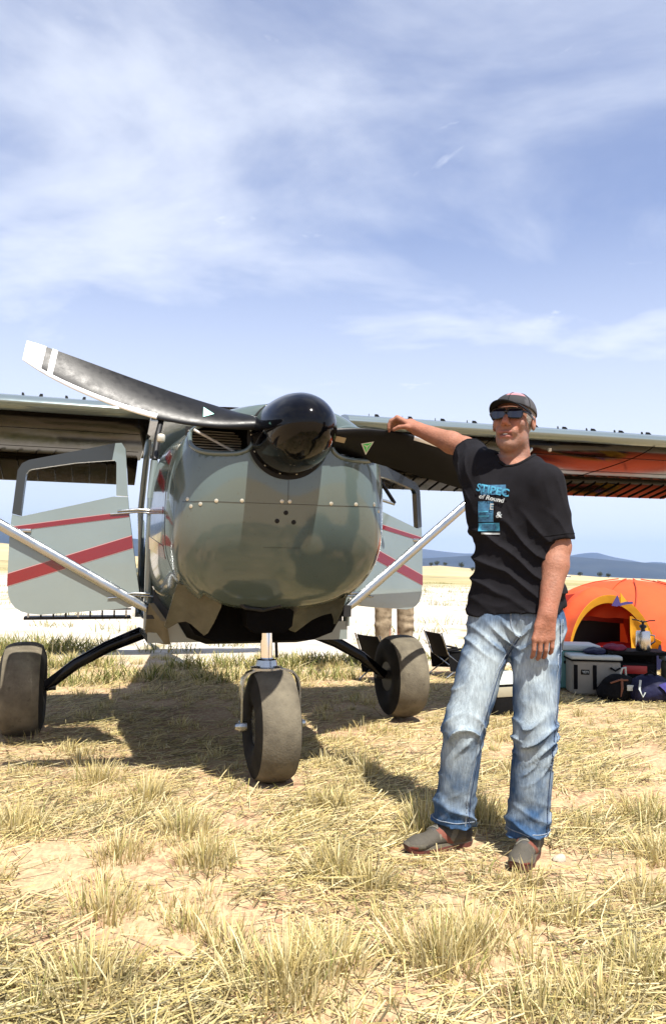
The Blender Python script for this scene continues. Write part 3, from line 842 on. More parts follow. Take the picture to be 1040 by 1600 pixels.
# nose gear: chrome leg, collar, fork, wheel
NY = .47
nw = wheel((.01, NY, .285), .29, .235, 'nose_wheel', A)
MB().tube([(-.012, NY + .05, .95), (-.012, NY + .035, .625)], .032, 24).build('nose_leg', M['chrome'], A)
MB().lathe((-.012, NY + .033, .57), (0, 0, 1), [(0, .085), (.012, .085), (.016, .06), (.05, .052), (.056, .036), (.062, .034)], 28).build('fork_collar', M['alu'], A)
for q in range(4):
    t = q * math.pi / 2 + .6
    MB().lathe((-.012 + .07 * math.cos(t), NY + .033 + .07 * math.sin(t), .58), (0, 0, 1), [(0, .008), (.012, .008)], 6).build('fork_bolt', M['darkmetal'], A, 30)
def fork_bar(pts, w, t, name):
    # flat bar bent over the tyre
    rs = []
    P = [np.array(p, float) for p in pts]
    for i, p in enumerate(P):
        tg = nz(P[min(i + 1, len(P) - 1)] - P[max(i - 1, 0)]); nn = nz(np.cross(tg, (0, 1, 0)))
        rs.append([p + nn * t + V3(0, w, 0), p - nn * t + V3(0, w, 0), p - nn * t - V3(0, w, 0), p + nn * t - V3(0, w, 0)])
    return MB().rings(rs).build(name, M['alu'], A, 30)
fp = [(-.150, .285), (-.150, .40), (-.150, .48), (-.142, .525), (-.118, .555), (-.08, .57), (0, .574), (.08, .57), (.128, .555), (.150, .525), (.160, .48), (.162, .40), (.162, .285)]
fork_bar([(x, NY + .01, z) for x, z in fp], .030, .005, 'fork')
for x in (-.152, .164):
    MB().lathe((x, NY, .285), (math.copysign(1, x), 0, 0), [(-.03, .03), (.006, .03), (.012, .022), (.03, .016)], 16).build('axle_nut', M['alu'], A)

# doors, open. Drawn flat as (distance from hinge, height)
D_OUT = [(.02, .895), (.10, .868), (.35, .848), (.56, .832), (.64, .842), (.70, .872), (.735, .93), (.745, 1.03), (.742, 1.306), (.712, 1.64), (.690, 1.68), (.655, 1.70), (.40, 1.76), (.185, 1.812), (.15, 1.815), (.127, 1.78), (.112, 1.60), (.10, 1.428), (.06, 1.15)]
W_IN = [(.172, 1.53), (.19, 1.515), (.40, 1.462), (.685, 1.392), (.70, 1.42), (.672, 1.635), (.655, 1.652), (.40, 1.692), (.19, 1.712), (.178, 1.70)]
def resample(P, n, start):
    P = [np.array(p, float) for p in P]; P = P[start:] + P[:start]; P.append(P[0])
    d = np.concatenate([[0], np.cumsum([np.linalg.norm(P[i + 1] - P[i]) for i in range(len(P) - 1)])])
    t = np.linspace(0, d[-1], n, endpoint=False); P = np.array(P)
    return np.stack([np.interp(t, d, P[:, 0]), np.interp(t, d, P[:, 1])], 1)
M['shadeframe'] = mat('wing_shadow_frame', (.018, .021, .021), .25, 0, .3)  # body paint darkened: the wing's shadow is put into the colour
def make_door(sg, ang):
    dr = empty('door', (sg * .62, 1.0, 0)); dr.parent = A
    dx, dy = sg * math.cos(ang), math.sin(ang)
    nrm = V3(sg * dy, -math.cos(ang), 0)               # towards the nose: the outer skin
    def p3(q, off=0.): return V3(dx * q[0], dy * q[0], q[1]) + nrm * off
    lowp = [q for q in D_OUT if q[1] < 1.5]
    # skin: lower panel and the frame round the window
    poly = [(.02, .895), (.10, .868), (.35, .848), (.56, .832), (.62, .838), (.665, .85), (.70, .872), (.722, .90), (.737, .94), (.745, 1.03), (.742, 1.306), (.733, 1.392), (.685, 1.380), (.40, 1.450), (.19, 1.503), (.107, 1.503), (.10, 1.428), (.06, 1.15)]
    MB().prism([p3(q, .014) for q in poly], -nrm * .03).build('door_skin', M['paint'], dr, 30)
    fo = [(.107, 1.506), (.127, 1.78), (.15, 1.815), (.185, 1.812), (.40, 1.76), (.655, 1.70), (.690, 1.68), (.712, 1.64), (.733, 1.395)]
    fi = [(.172, 1.510), (.176, 1.70), (.19, 1.714), (.20, 1.713), (.40, 1.692), (.640, 1.648), (.655, 1.640), (.667, 1.62), (.688, 1.383)]
    # inner post in body colour, the rest darkened to paint in the wing's shadow
    MB().prism([p3(q, .013) for q in (fo[0], fo[1], fo[2], fo[3], fi[3], fi[2], fi[1], fi[0])], -nrm * .028).build('window_frame', M['paint'], dr, 30)
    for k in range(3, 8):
        MB().prism([p3(q, .013 + .0005 * k) for q in (fo[k], fo[k + 1], fi[k + 1], fi[k])], -nrm * (.028 + .0012 * k)).build('window_frame', M['shadeframe'], dr, 30)
    MB().prism([p3(q, .001) for q in fi + [(.40, 1.452), (.19, 1.505)]], -nrm * .003).build('window_pane', M['glass'], dr, None)
    # stripes, as applied tape
    def tape(a, b, c, d, m, off): MB().prism([p3(q, off) for q in (a, b, c, d)], nrm * .0008).build('stripe_tape', m, dr, None)
    tape((.100, 1.422), (.742, 1.322), (.742, 1.292), (.098, 1.388), M['pink'], .0145)
    tape((.100, 1.419), (.742, 1.319), (.742, 1.295), (.098, 1.391), M['red'], .0160)
    tape((.079, 1.284), (.7445, 1.062), (.7445, .988), (.070, 1.209), M['pink'], .0145)
    tape((.079, 1.280), (.7445, 1.058), (.7445, .992), (.071, 1.213), M['red'], .0160)
    MB().rbox(p3((.66, 1.300), .024), (.07, .012, .022), .005, 2, R=np.array([[dx, 0, 0], [dy, 0, 0], [0, 0, 1]]) if False else None).build('door_handle', M['alu'], dr)
    for hz_ in (1.432, .955):
        MB().tube([p3((-.03, hz_ - .004), .02), p3((.05, hz_), .028), p3((.16, hz_ - .012), .020)], .008, 8).build('hinge', M['alu'], dr)
        MB().tube([p3((-.05, hz_ - .02), .015), p3((.05, hz_ - .014), .022), p3((.20, hz_ - .03), .018)], .006, 8).build('hinge', M['alu'], dr)
    return dr
make_door(-1, math.radians(8)); make_door(1, math.radians(31))
# open quarter-window frame on the far side (black hoop with a grey stay)
qf = MB().tube([(.52, 1.0, 1.80), (.66, 1.0, 1.76), (.77, 1.0, 1.71), (.84, 1.0, 1.62), (.91, 1.0, 1.52)], .013, 8).build('vent_window_frame', M['black'], A, 60)
MB().tube([(.91, 1.0, 1.515), (.74, 1.0, 1.56), (.52, 1.0, 1.625)], .010, 8).build('vent_window_stay', M['alu'], qf)
MB().lathe((.72, .985, 1.545), (0, 0, 1), [(-.012, .006), (.012, .01)], 8).build('stay_knob', M['alu'], qf)
# landing light / pitot blob near the right door, small white fitting
MB().rbox((.60, .93, 1.46), (.03, .04, .05), .01, 2).build('hinge_block', M['white'], A)
MB().rbox((-.555, .95, 1.845), (.05, .05, .05), .015, 2).build('hinge_block', M['screw'], A)
# boarding step with ribs below the left door
stp = MB().box((-1.0, 2.30, .735), (.72, .16, .02)).build('boarding_step', M['darkmetal'], A, None)
for k in range(9):
    MB().box((-1.33 + k * .082, 2.215, .765), (.012, .012, .045)).build('step_rib', M['alu'] if k % 4 == 0 else M['darkmetal'], stp, None)
MB().box((-1.0, 2.215, .796), (.72, .014, .012)).build('step_rail', M['darkmetal'], stp, None)
M['khakifair'] = mat('dusty_fairing', (.17, .15, .10), .6, .2, vary=.4, vscale=9, bump=.3, bscale=20)
# lower hinge-side fairing and cowl-cheek clutter by the strut root
MB().prism([(-.60, .93, .90), (-.615, .99, .74), (-.57, 1.06, .67), (-.50, 1.0, .66), (-.53, .92, .80)], (.03, 0, 0)).build('gear_fairing', M['khakifair'], A, 30)
# tail surfaces
MB().prism([(-1.35, 5.75, 1.02), (-1.35, 6.35, 1.02), (1.35, 6.35, 1.02), (1.35, 5.75, 1.02)], (0, 0, .05)).build('tailplane', M['paint'], A, 30)
MB().prism([(0, 5.6, 1.25), (0, 6.5, 1.25), (0, 6.6, 2.2), (0, 6.2, 2.2)], (.04, 0, 0)).build('fin', M['paint'], A, 30)
# ---------------------------------------------------------------- the man leaning on the propeller
M['skin'] = mat('skin', attr='Col', rough=.62, vary=.28, vscale=38, bump=.35, bscale=110, sss=.06, spec=.35, dust=((.25, .075, .045), 26, .55, .4))
M['shirt'] = mat('black_cotton', attr='Col', rough=.9, bump=.2, bscale=260, spec=.12, vary=.3, vscale=24)
M['denim'] = mat('denim', attr='Col', rough=.9, bump=.35, bscale=300, vary=.42, vscale=150, stretch=(1, 1, .16), spec=.2)
M['thread'] = mat('pale_thread', (.22, .26, .31), .9, vary=.5, vscale=160)
M['threaddark'] = mat('dark_denim_seam', (.035, .06, .12), .9, vary=.5, vscale=160)
M['shoe'] = mat('shoe_mesh', attr='Col', rough=.8, bump=.3, bscale=300, vary=.25, vscale=80)
M['sole'] = mat('shoe_sole', (.13, .028, .018), .8, col2=(.020, .017, .015), vscale=30)
M['solered'] = mat('olive_midsole', (.10, .085, .06), .7, vary=.3, vscale=40)
M['lace'] = mat('laces', (.14, .13, .10), .8, vary=.4, vscale=90)
M['cap'] = mat('cap_cloth', attr='Col', rough=.85, bump=.15, bscale=300)
M['capblack'] = mat('cap_brim_cloth', (.005, .005, .006), .85, spec=.15, bump=.15, bscale=300)
M['lens'] = mat('dark_lens', (.008, .006, .014), .05, 0, .6)
M['glassframe'] = mat('sunglass_frame', (.010, .009, .011), .25)
M['hair'] = mat('grey_hair', (.16, .14, .125), .8, col2=(.32, .30, .28), vscale=90, bump=.6, bscale=200)
M['teeth'] = mat('teeth', (.62, .58, .5), .3)
M['printblue'] = mat('print_blue', (.012, .11, .20), .8, col2=(.05, .26, .38), vscale=60)
M['printnavy'] = mat('print_navy', (.012, .05, .11), .8, col2=(.03, .14, .24), vscale=70)
M['printwhite'] = mat('print_white', (.38, .40, .39), .8, col2=(.16, .18, .19), vscale=70)

MAN0 = V3(.66, 3.13, 0)
man = empty('person', MAN0, 0, 'person in grey cap, sunglasses, black graphic t-shirt and faded jeans leaning on the propeller', 'person')
yaw = math.radians(27)
FD = V3(-math.sin(yaw), -math.cos(yaw), 0); LD = V3(math.cos(yaw), -math.sin(yaw), 0); UP = V3(0, 0, 1)
hy = math.radians(30)
# head axes: his left, forward, up; tipped back a touch and to the side
hF = nz(V3(-math.sin(hy), -math.cos(hy), .10)); hL = nz(np.cross(hF, (.05, 0, 1)) * -1)
if hL @ LD < 0: hL = -hL
hU = nz(np.cross(hL, hF));
if hU[2] < 0: hU = -hU
HC = V3(.742, 3.155, 1.728)
HM = np.array([hL, hF, hU])                         # rows
def hp(u, f, z): return HC + hL * u + hF * f + hU * z

JR = dict(sh=V3(.615, 3.255, 1.555), el=V3(.600, 3.50, 1.675), wr=V3(.402, 3.668, 1.788))
JL = dict(sh=V3(.868, 3.075, 1.472), el=V3(.900, 3.065, 1.215), wr=V3(.830, 2.972, .950))
vb = Vox((.16, 2.78, .70), (1.02, 3.92, 1.90), .0042)
# skull and face
vb.ell(hp(0, -.012, .035), (.076, .096, .088), HM, .01)
vb.ell(hp(0, .022, -.040), (.058, .074, .092), HM, .03)
vb.ell(hp(0, .064, -.108), (.028, .026, .022), HM, .03)
for sg in (-1, 1):
    vb.ell(hp(sg * .042, .008, -.078), (.016, .030, .026), HM, .03)
    vb.ell(hp(sg * .043, .066, -.020), (.022, .024, .022), HM, .022)
    vb.ell(hp(sg * .030, .084, -.058), (.014, .016, .018), HM, .014)
    vb.ell(hp(sg * .082, -.006, -.004), (.009, .020, .031), HM, .008)
    vb.ell(hp(sg * .088, -.002, .0), (.006, .009, .016), HM, .005, 'sub')
    vb.ell(hp(sg * .031, .098, .013), (.018, .014, .012), HM, .012, 'sub')
    vb.ell(hp(sg * .031, .080, .013), (.012, .012, .011), HM, .004)
    vb.ell(hp(sg * .013, .103, -.034), (.009, .010, .008), HM, .006)
vb.ell(hp(0, .084, .032), (.050, .018, .012), HM, .016)
vb.cap(hp(0, .092, .018), hp(0, .119, -.026), .0085, .0125, .012)
vb.ell(hp(0, .094, -.064), (.027, .012, .006), HM, .008)
vb.ell(hp(0, .091, -.082), (.022, .012, .007), HM, .008)
vb.ell(hp(0, .106, -.073), (.024, .012, .0042), HM, .003, 'sub')
# neck, shoulders, trunk (inside the shirt)
vb.cap(hp(0, -.030, -.06), V3(.757, 3.180, 1.53), .056, .066, .02)
vb.cap(JR['sh'] + V3(.03, 0, 0), JL['sh'] - V3(.03, 0, 0), .062, .062, .03)
vb.cap(V3(.757, 3.18, 1.45), V3(.765, 3.16, .95), .105, .095, .04)
def arm(J, r, k=.02):
    vb.cap(J['sh'], J['el'], r[0], r[1], k); m = J['el'] + (J['wr'] - J['el']) * .28
    vb.cap(J['el'], m, r[1] * .97, r[2], k); vb.cap(m, J['wr'], r[2], r[3], k)
arm(JR, (.060, .050, .050, .033)); arm(JL, (.056, .049, .051, .034))
vb.ell(JL['el'] + V3(.012, .020, -.005), (.022, .026, .030), None, .02)     # elbow point
# --- left hand hanging over the thigh, fingers half curled
def finger(pts, r0, r1, k=.006):
    n = len(pts) - 1
    for i in range(n):
        a = r0 + (r1 - r0) * i / n; b = r0 + (r1 - r0) * (i + 1) / n
        vb.cap(pts[i], pts[i + 1], a, b, k if i == 0 else .003)
wr = JL['wr']; kn = V3(.812, 2.958, .858); wx = nz(V3(.98, .12, .06))
vb.cap(wr, wr + (kn - wr) * .35, .030, .034, .015, flat=((0, 1, 0), .72))
for i, (o, ln) in enumerate(((-1.5, 1.0), (-.5, 1.06), (.5, 1.0), (1.5, .84))):
    k0 = kn + wx * o * .0238 + V3(0, -.002 * (1.5 - abs(o)), -.004 * (1.5 - abs(o)))
    vb.cap(wr + wx * o * .011, k0, .015, .0125, .012)
    d1 = nz(V3(-.05, .02, -1)); d2 = nz(V3(-.02, .55, -1)); d3 = nz(V3(0, 1.2, -.6))
    p1 = k0 + d1 * .038 * ln; p2 = p1 + d2 * .026 * ln; p3 = p2 + d3 * .021 * ln
    finger([k0, p1, p2, p3], .0098, .0080, .003)
t0 = wr + V3(-.024, -.006, -.022)
vb.cap(wr + V3(-.012, 0, -.006), t0 + V3(-.014, -.004, -.022), .016, .014, .012)
finger([t0 + V3(-.014, -.004, -.022), t0 + V3(-.018, -.004, -.054), t0 + V3(-.008, .002, -.082)], .0125, .0095)
# --- right hand draped over the leading edge of the blade
wr = JR['wr']; kn = V3(.318, 3.735, 1.850); ax = nz(V3(.05, .55, .45)); 
hd = nz(kn - wr)
ac = nz(np.cross(hd, nz(V3(-.35, -.6, .75))));  # across the knuckles
if ac[2] < 0: ac = -ac
vb.cap(wr, wr + (kn - wr) * .4, .029, .032, .015)
for i, (o, ln) in enumerate(((-1.5, .86), (-.5, 1.0), (.5, 1.04), (1.5, .98))):
    k0 = kn + nz(V3(.35, .70, -.10)) * o * .0235 + V3(0, 0, -.003 * abs(o))
    vb.cap(wr + (k0 - kn) * .6, k0, .0155, .0135, .012)
    d1 = nz(V3(-.80, .10, -.42)); d2 = nz(V3(-.42, .10, -.95)); d3 = nz(V3(-.02, .06, -1))
    p1 = k0 + d1 * .040 * ln; p2 = p1 + d2 * .026 * ln; p3 = p2 + d3 * .020 * ln
    finger([k0, p1, p2, p3], .0100, .0082, .003)
t0 = wr + (kn - wr) * .30 + V3(-.002, -.022, -.014)
finger([t0, t0 + V3(-.030, -.014, .004), t0 + V3(-.064, .000, .004), t0 + V3(-.088, .010, -.006)], .0145, .0095, .012)
Vb, Qb = vb.mesh(1)
# skin colours: tanned arms and face, stubble, lips, hair line
cb = np.tile(V3(.285, .125, .075), (len(Vb), 1))
hl = (Vb - HC) @ HM.T
def blend(mask, c):
    global cb
    cb = cb * (1 - mask[:, None]) + np.array(c) * mask[:, None]
onh = (Vb[:, 2] > 1.58) & (np.abs(hl[:, 0]) < .12) & (np.abs(hl[:, 1]) < .15)
blend(sstep(.03, .0, np.linalg.norm(hl - V3(.04, .08, -.02), axis=1) - .015) * .5, (.34, .115, .075))
blend(sstep(.03, .0, np.linalg.norm(hl - V3(0, .12, -.025), axis=1) - .004) * .6, (.36, .115, .08))
stub = sstep(-.050, -.075, hl[:, 2]) * sstep(.0, .03, hl[:, 1] + .02) * onh
stub = np.maximum(stub, sstep(.045, .06, np.abs(hl[:, 0])) * sstep(.0, -.02, hl[:, 2]) * sstep(-.04, 0, hl[:, 1]) * onh)
blend(stub * (.30 + .4 * np.clip(vnoise(Vb, 120, 2), 0, 1)), (.20, .16, .14))
lip = np.exp(-(((hl[:, 2] + .064) / .006) ** 2)) + np.exp(-(((hl[:, 2] + .083) / .006) ** 2))
blend(np.clip(lip, 0, 1) * (np.abs(hl[:, 0]) < .027) * (hl[:, 1] > .075) * .8 * onh, (.32, .10, .085))
blend(np.exp(-((hl[:, 2] + .0735) / .0045) ** 2) * (np.abs(hl[:, 0]) < .026) * (hl[:, 1] > .07) * onh, (.10, .03, .025))
for J in (JL, JR):
    d = np.linalg.norm(Vb - J['wr'], axis=1)
    blend(sstep(.16, .02, d) * .30, (.33, .11, .065))
body = sculpt('body', Vb, Qb, M['skin'], man, MAN0, cb)
# teeth
tg = [[hp(u, .0965 - 16 * u * u, -.0715 + z + 8 * u * u) for u in np.linspace(-.017, .017, 13)] for z in (-.0025, .0028)]
MB().sheet(np.array(tg) - MAN0, .003).build('teeth', M['teeth'], body, 60)
# hair at the sides and back
vh = Vox(HC - .14, HC + .14, .0045)
vh.ell(hp(0, -.014, .030), (.0805, .099, .086), HM, .01)
vh.plane(hp(0, .040, 0), hF - hU * .0); vh.plane(hp(0, 0, .085), hU); vh.plane(hp(0, 0, -.042), -hU + hF * .15)
vh.op(lambda P: -(((P - HC) @ hF.astype(np.float32)) * .9 + ((P - HC) @ hU.astype(np.float32)) + .010), HC - .14, HC + .14, .01, 'int', 0) if False else None
Vh, Qh = vh.mesh(1); sculpt('hair', Vh, Qh, M['hair'], body, MAN0)
# ---- cap: crown, brim, button, eyelets
cap_c, cap_f = [], []
NR, NA = 16, 60
for i in range(NR + 1):
    t = i / NR; zz = math.sin(t * math.pi / 2); rr = math.cos(t * math.pi / 2) ** .80
    for j in range(NA):
        q = 2 * math.pi * j / NA
        u, f = .0875 * math.cos(q), .105 * math.sin(q) - .010
        if f > 0: zfront = 1.0
        lift = .018 * max(0, math.sin(q)) * (1 - t)
        cap_c.append(hp(u * rr, (f + .010) * rr - .010 + .006 * t, .040 + lift + (.083 - lift) * zz))
for i in range(NR):
    for j in range(NA):
        k = (j + 1) % NA; cap_f.append((i * NA + j, i * NA + k, (i + 1) * NA + k, (i + 1) * NA + j))
cap_c = np.array(cap_c); cl = (cap_c - HC) @ HM.T
cc = np.tile(V3(.045, .045, .05), (len(cap_c), 1))
ang = np.degrees(np.arctan2(cl[:, 1] + .010, cl[:, 0]))
front = (ang > 48) & (ang < 132)
cc[front] = (.014, .014, .016)
cc[front & (cl[:, 2] > .098) & (ang < 100)] = (.34, .15, .17)
cc[(ang > 100) & (ang < 132) & (cl[:, 2] > .1)] = (.02, .02, .022)
crown = link('cap', np_mesh('cap', cap_c - MAN0, cap_f, cc), M['cap'], man); smooth(crown.data, 180)
so = crown.modifiers.new('cloth', 'SOLIDIFY'); so.thickness = .003; so.offset = 1
bg = []
for t in np.linspace(0, 1, 10):
    row = []
    for u in np.linspace(-1, 1, 25):
        q = math.pi / 2 - u * math.radians(62)
        bu, bf = .0885 * math.cos(q), .106 * math.sin(q) - .010
        ext = .085 * t * (1 - abs(u) ** 2.6) + .004
        row.append(hp(bu * (1 + .06 * t), bf + ext, .052 + .004 * math.sin(q) - .022 * u * u - .16 * ext - .012 * t * u * u))
    bg.append(row)
MB().sheet(np.array(bg) - MAN0, .004).build('brim', M['capblack'], crown, 60)
MB().lathe(hp(0, -.004, .1215) - MAN0, hU, [(0, .009), (.004, .007), (.005, .002)], 12).build('cap_button', M['cap'], crown)
for q in (30, 90, 150, 210, 270, 330):
    a = math.radians(q); pts = []
    for t in np.linspace(0, .97, 14):
        zz_ = math.sin(t * math.pi / 2); rr = math.cos(t * math.pi / 2) ** .80 * 1.008; u, f = .0875 * math.cos(a), .105 * math.sin(a)
        lift = .018 * max(0, math.sin(a)) * (1 - t); pts.append(hp(u * rr, f * rr - .010 + .006 * t, .040 + lift + (.083 - lift) * zz_ + .001) - MAN0)
    MB().tube(pts, .0012, 5).build('cap_seam', M['capblack'], crown, 60)
# ---- sunglasses
def lens_grid(sg, grow=0., back=0.):
    g = []
    for t in np.linspace(-1, 1, 9):
        row = []
        for s in np.linspace(-1, 1, 15):
            # rounded rectangle mapping
            x, y = s * math.sqrt(1 - t * t * .28), t * math.sqrt(1 - s * s * .28)
            u = sg * (.0335 + (x * (.0285 + grow))); z = .010 + y * (.0195 + grow) + (.002 if True else 0)
            row.append(hp(u, .1085 - back - 3.6 * u * u, z))
        g.append(row)
    return np.array(g) - MAN0
gl = empty('sunglasses', (0, 0, 0)); gl.parent = man
for sg in (-1, 1):
    MB().sheet(lens_grid(sg), .002).build('lens', M['lens'], gl, 60)
    g = lens_grid(sg, .002, .0)
    rim_ = list(g[0]) + list(g[1:, -1]) + list(g[-1, ::-1][1:]) + list(g[::-1, 0][1:])
    MB().tube(rim_, .0028, 6, cap=False).build('lens_rim', M['glassframe'], gl, 60)
    MB().tube([hp(sg * .065, .092, .020) - MAN0, hp(sg * .078, .075, .019) - MAN0, hp(sg * .0835, .03, .014) - MAN0, hp(sg * .084, -.005, .012) - MAN0], .0032, 6, 1.6).build('temple', M['glassframe'], gl, 60)
MB().tube([hp(-.008, .1085, .016) - MAN0, hp(0, .112, .019) - MAN0, hp(.008, .1085, .016) - MAN0], .0035, 6).build('bridge', M['glassframe'], gl, 60)

# ---- t-shirt
vs_ = Vox((.44, 2.88, .84), (1.08, 3.56, 1.70), .005)
vsl = Vox((.44, 2.88, .84), (1.08, 3.56, 1.70), .005)
def torso(c, rw, rd, k=.05): vs_.ell(c, (rw, rd, .16), np.array([LD, FD, UP]), k)
for z, rw, rd, dx in ((1.42, .186, .125, .004), (1.30, .183, .130, .005), (1.18, .179, .130, .005), (1.06, .185, .134, .003), (.96, .198, .138, .003)):
    vs_.cap(V3(.757, 3.165, z) - LD * (rw - .115) + V3(dx - .004, 0, 0), V3(.757, 3.165, z) + LD * (rw - .115) + V3(dx + .004, 0, 0), .115, .115, .05, flat=((0, 0, 1), 1.0))
vs_.cap(V3(.757, 3.17, .90) - LD * .085, V3(.765, 3.16, .90) + LD * .080, .118, .118, .04)
vs_.cap(JR['sh'] + V3(.02, -.005, -.015), JL['sh'] - V3(.03, 0, -.010), .075, .066, .05)                  # shoulders
vs_.cap(V3(.69, 3.20, 1.570), V3(.815, 3.14, 1.550), .042, .042, .05)                                     # trapezius
vs_.cap(V3(.63, 3.24, 1.50), V3(.66, 3.2, 1.35), .09, .10, .06)
ds = nz(JL['el'] - JL['sh']); eL = JL['sh'] + ds * .262
vsl.cap(JL['sh'] + V3(-.012, 0, .0), eL, .068, .073, .04)
dr_ = nz(JR['el'] - JR['sh']); eR = JR['sh'] + dr_ * .17
vsl.cap(JR['sh'], JR['sh'] + dr_ * .25, .080, .078, .04)
vsl.cap(JR['sh'] + V3(0, .02, -.03), JR['sh'] + dr_ * .16 + V3(.01, 0, -.060), .07, .058, .05)           # sleeve hanging below the raised arm
# sleeves are cut to length on their own, then joined to the trunk of the shirt
eL = JL['sh'] + ds * .235
vsl.plane(eL, ds, (.80, 2.9, 1.0), (1.08, 3.3, float(eL[2] + .10)))
vsl.plane(eR, dr_, (.44, 3.33, 1.36), (.76, 3.56, 1.70))
vsl.cap(eL - ds * .05, eL + ds * .06, .052, .056, .006, 'sub'); vsl.cap(eR - dr_ * .04, eR + dr_ * .09, .060, .063, .006, 'sub')
# hem
vs_.plane(V3(.757, 3.165, .952), nz(V3(.13, .03, -1)))
vs_.cap(V3(.757, 3.17, .86) - LD * .085, V3(.765, 3.165, .86) + LD * .080, .112, .112, .006, 'sub')
_k = .035; _h = np.clip(.5 + .5 * (vs_.F - vsl.F) / _k, 0, 1); vs_.F = vs_.F + (vsl.F - vs_.F) * _h - _k * _h * (1 - _h)
# cloth folds: pulled from the raised arm down across the chest, and slack above the waist
def ridges(w, sharp=2.0): return (1 - np.abs(np.sin(w))) ** sharp * 2 - .7
sl, P_ = vs_._sub(vs_.lo, vs_.lo + vs_.n * vs_.h)
q_ = P_ - V3(.757, 3.165, 1.2).astype(np.float32); l_ = q_ @ LD.astype(np.float32); z_ = q_[..., 2]
n5 = vnoise(P_, 5, 1); n9 = vnoise(P_, 9, 3); n16 = vnoise(P_, 18, 9)
armL = sstep(.09, .13, l_) * 1.0
d1 = (z_ + .55 * l_ + 1.6 * l_ * l_ + .030 * n5)                      # swags hanging from the raised shoulder to the far hip
d2 = (z_ - .75 * l_ + .03 * n9)
fold = ridges(d1 * 34 + 1.2 * n9) * sstep(.20, .02, z_) * np.clip(vnoise(P_, 3.6, 15) * 1.7 + .45, .05, 1) * .0100
fold = fold + ridges(d2 * 42 + 1.5 * n5) * np.clip(vnoise(P_, 4, 7) + .15, 0, 1) * .0065
fold = fold + ridges((z_ * .35 + l_) * 55 + 2 * n5, 3) * sstep(.05, .22, z_) * np.clip(-n9 + .1, 0, 1) * .006
fold = fold + n16 * .0026 + ridges(z_ * 60 + 2.5 * n9) * sstep(-.20, -.26, z_) * .004
endL = sstep(.10, .02, np.linalg.norm(P_ - eL.astype(np.float32), axis=-1) - .03); endR = sstep(.10, .02, np.linalg.norm(P_ - eR.astype(np.float32), axis=-1) - .03)
vs_.F[sl] -= (fold * (1 - .85 * np.maximum(endL, endR))).astype(np.float32)
nk0, nk1 = V3(.757, 3.175, 1.52), hp(0, -.022, -.05)
vs_.cap(nk0 + (nk1 - nk0) * .30 + FD * .010, nk1 + (nk1 - nk0) * .6, .074, .076, .012, 'sub')
Vs, Qs = vs_.mesh(2)
cs = np.tile(V3(.0085, .0080, .0100), (len(Vs), 1))
shirt = sculpt('t_shirt', Vs, Qs, M['shirt'], man, MAN0, cs)
bsh = BVHTree.FromPolygons([Vector(p) for p in Vs], [tuple(q) for q in Qs.tolist()])
# collar ribbing, sleeve hem stitching follow the cloth
def near(bvh, pts, off):
    out = []
    for p in pts:
        h = bvh.find_nearest(Vector(p))
        out.append(np.array(h[0]) + np.array(h[1]) * off - MAN0)
    return out
na = nz(nk1 - nk0); e1 = nz(np.cross(na, (0, 1, 0))); e2 = np.cross(na, e1)
nb = nk0 + (nk1 - nk0) * .44 + FD * .008
ring = [nb + .081 * (math.cos(q) * e1 + math.sin(q) * e2) for q in np.linspace(0, 2 * math.pi, 40)]
MB().tube(near(bsh, ring, .001), .0065, 8, cap=False).build('collar', M['capblack'], shirt, 60)
for e, d, r in ((eL, ds, .079), (eR, dr_, .074)):
    a = nz(np.cross(d, (0, 1, .3))); b = np.cross(d, a)
    c0 = e - d * .022
    MB().tube(near(bsh, [c0 + (r + .01) * (math.cos(q) * a + math.sin(q) * b) for q in np.linspace(0, 2 * math.pi, 36)], .0005), .0018, 5, cap=False).build('sleeve_stitch', M['capblack'], shirt, 60)
# chest print: lettering and a picture, laid on the cloth
PC = V3(.757, 3.165, 1.33) ; PX = -0.0
def chest(u, v, off=.0035):
    """u: towards his left, v: up, from the middle of the chest; laid on along the chest's facing direction"""
    o = PC + LD * (u * .82 - .055) + UP * (v * .86 + .045) + FD * .5
    h = bsh.ray_cast(Vector(o), Vector(-FD))
    return (np.array(h[0]) + FD * off - MAN0) if h[0] else None
def print_poly(pts, m, nm, off=.0035):
    P = [chest(u, v, off) for u, v in pts]
    if any(p is None for p in P): return None
    return MB().prism(P, FD * .0006).build(nm, m, shirt, None)
def quad_grid(u0, u1, v0, v1, n, m, nm, off=.003, sh=0.):
    g = [[chest(u + sh * (v - v0), v, off) for u in np.linspace(u0, u1, n)] for v in np.linspace(v0, v1, n)]
    if any(p is None for r in g for p in r): return
    MB().sheet(np.array(g)).build(nm, m, shirt, 60, fix=False)
def text_print(txt, u, v, size, m, nm, slope=0., shear=.2, wide=1.0, off=.0045, bold=.0):
    cu = bpy.data.curves.new(nm, 'FONT'); cu.body = txt; cu.size = size; cu.align_x = 'CENTER'; cu.shear = shear; cu.offset = bold; cu.resolution_u = 3
    tmp = bpy.data.objects.new('tmp_text', cu); COL.objects.link(tmp)
    dg = bpy.context.evaluated_depsgraph_get(); me = bpy.data.meshes.new_from_object(tmp.evaluated_get(dg))
    bpy.data.objects.remove(tmp); bpy.data.curves.remove(cu)
    bm = bmesh.new(); bm.from_mesh(me)
    bmesh.ops.triangulate(bm, faces=bm.faces)
    for k in range(2): bmesh.ops.subdivide_edges(bm, edges=[e for e in bm.edges if e.calc_length() > .008], cuts=1)
    ok = True
    for w in bm.verts:
        p = chest(u + w.co.x * wide, v + w.co.y + slope * w.co.x, off)
        if p is None: p = chest(u, v, off); 
        w.co = Vector(p)
    bm.to_mesh(me); bm.free(); me.name = nm
    return link(nm, me, m, shirt)
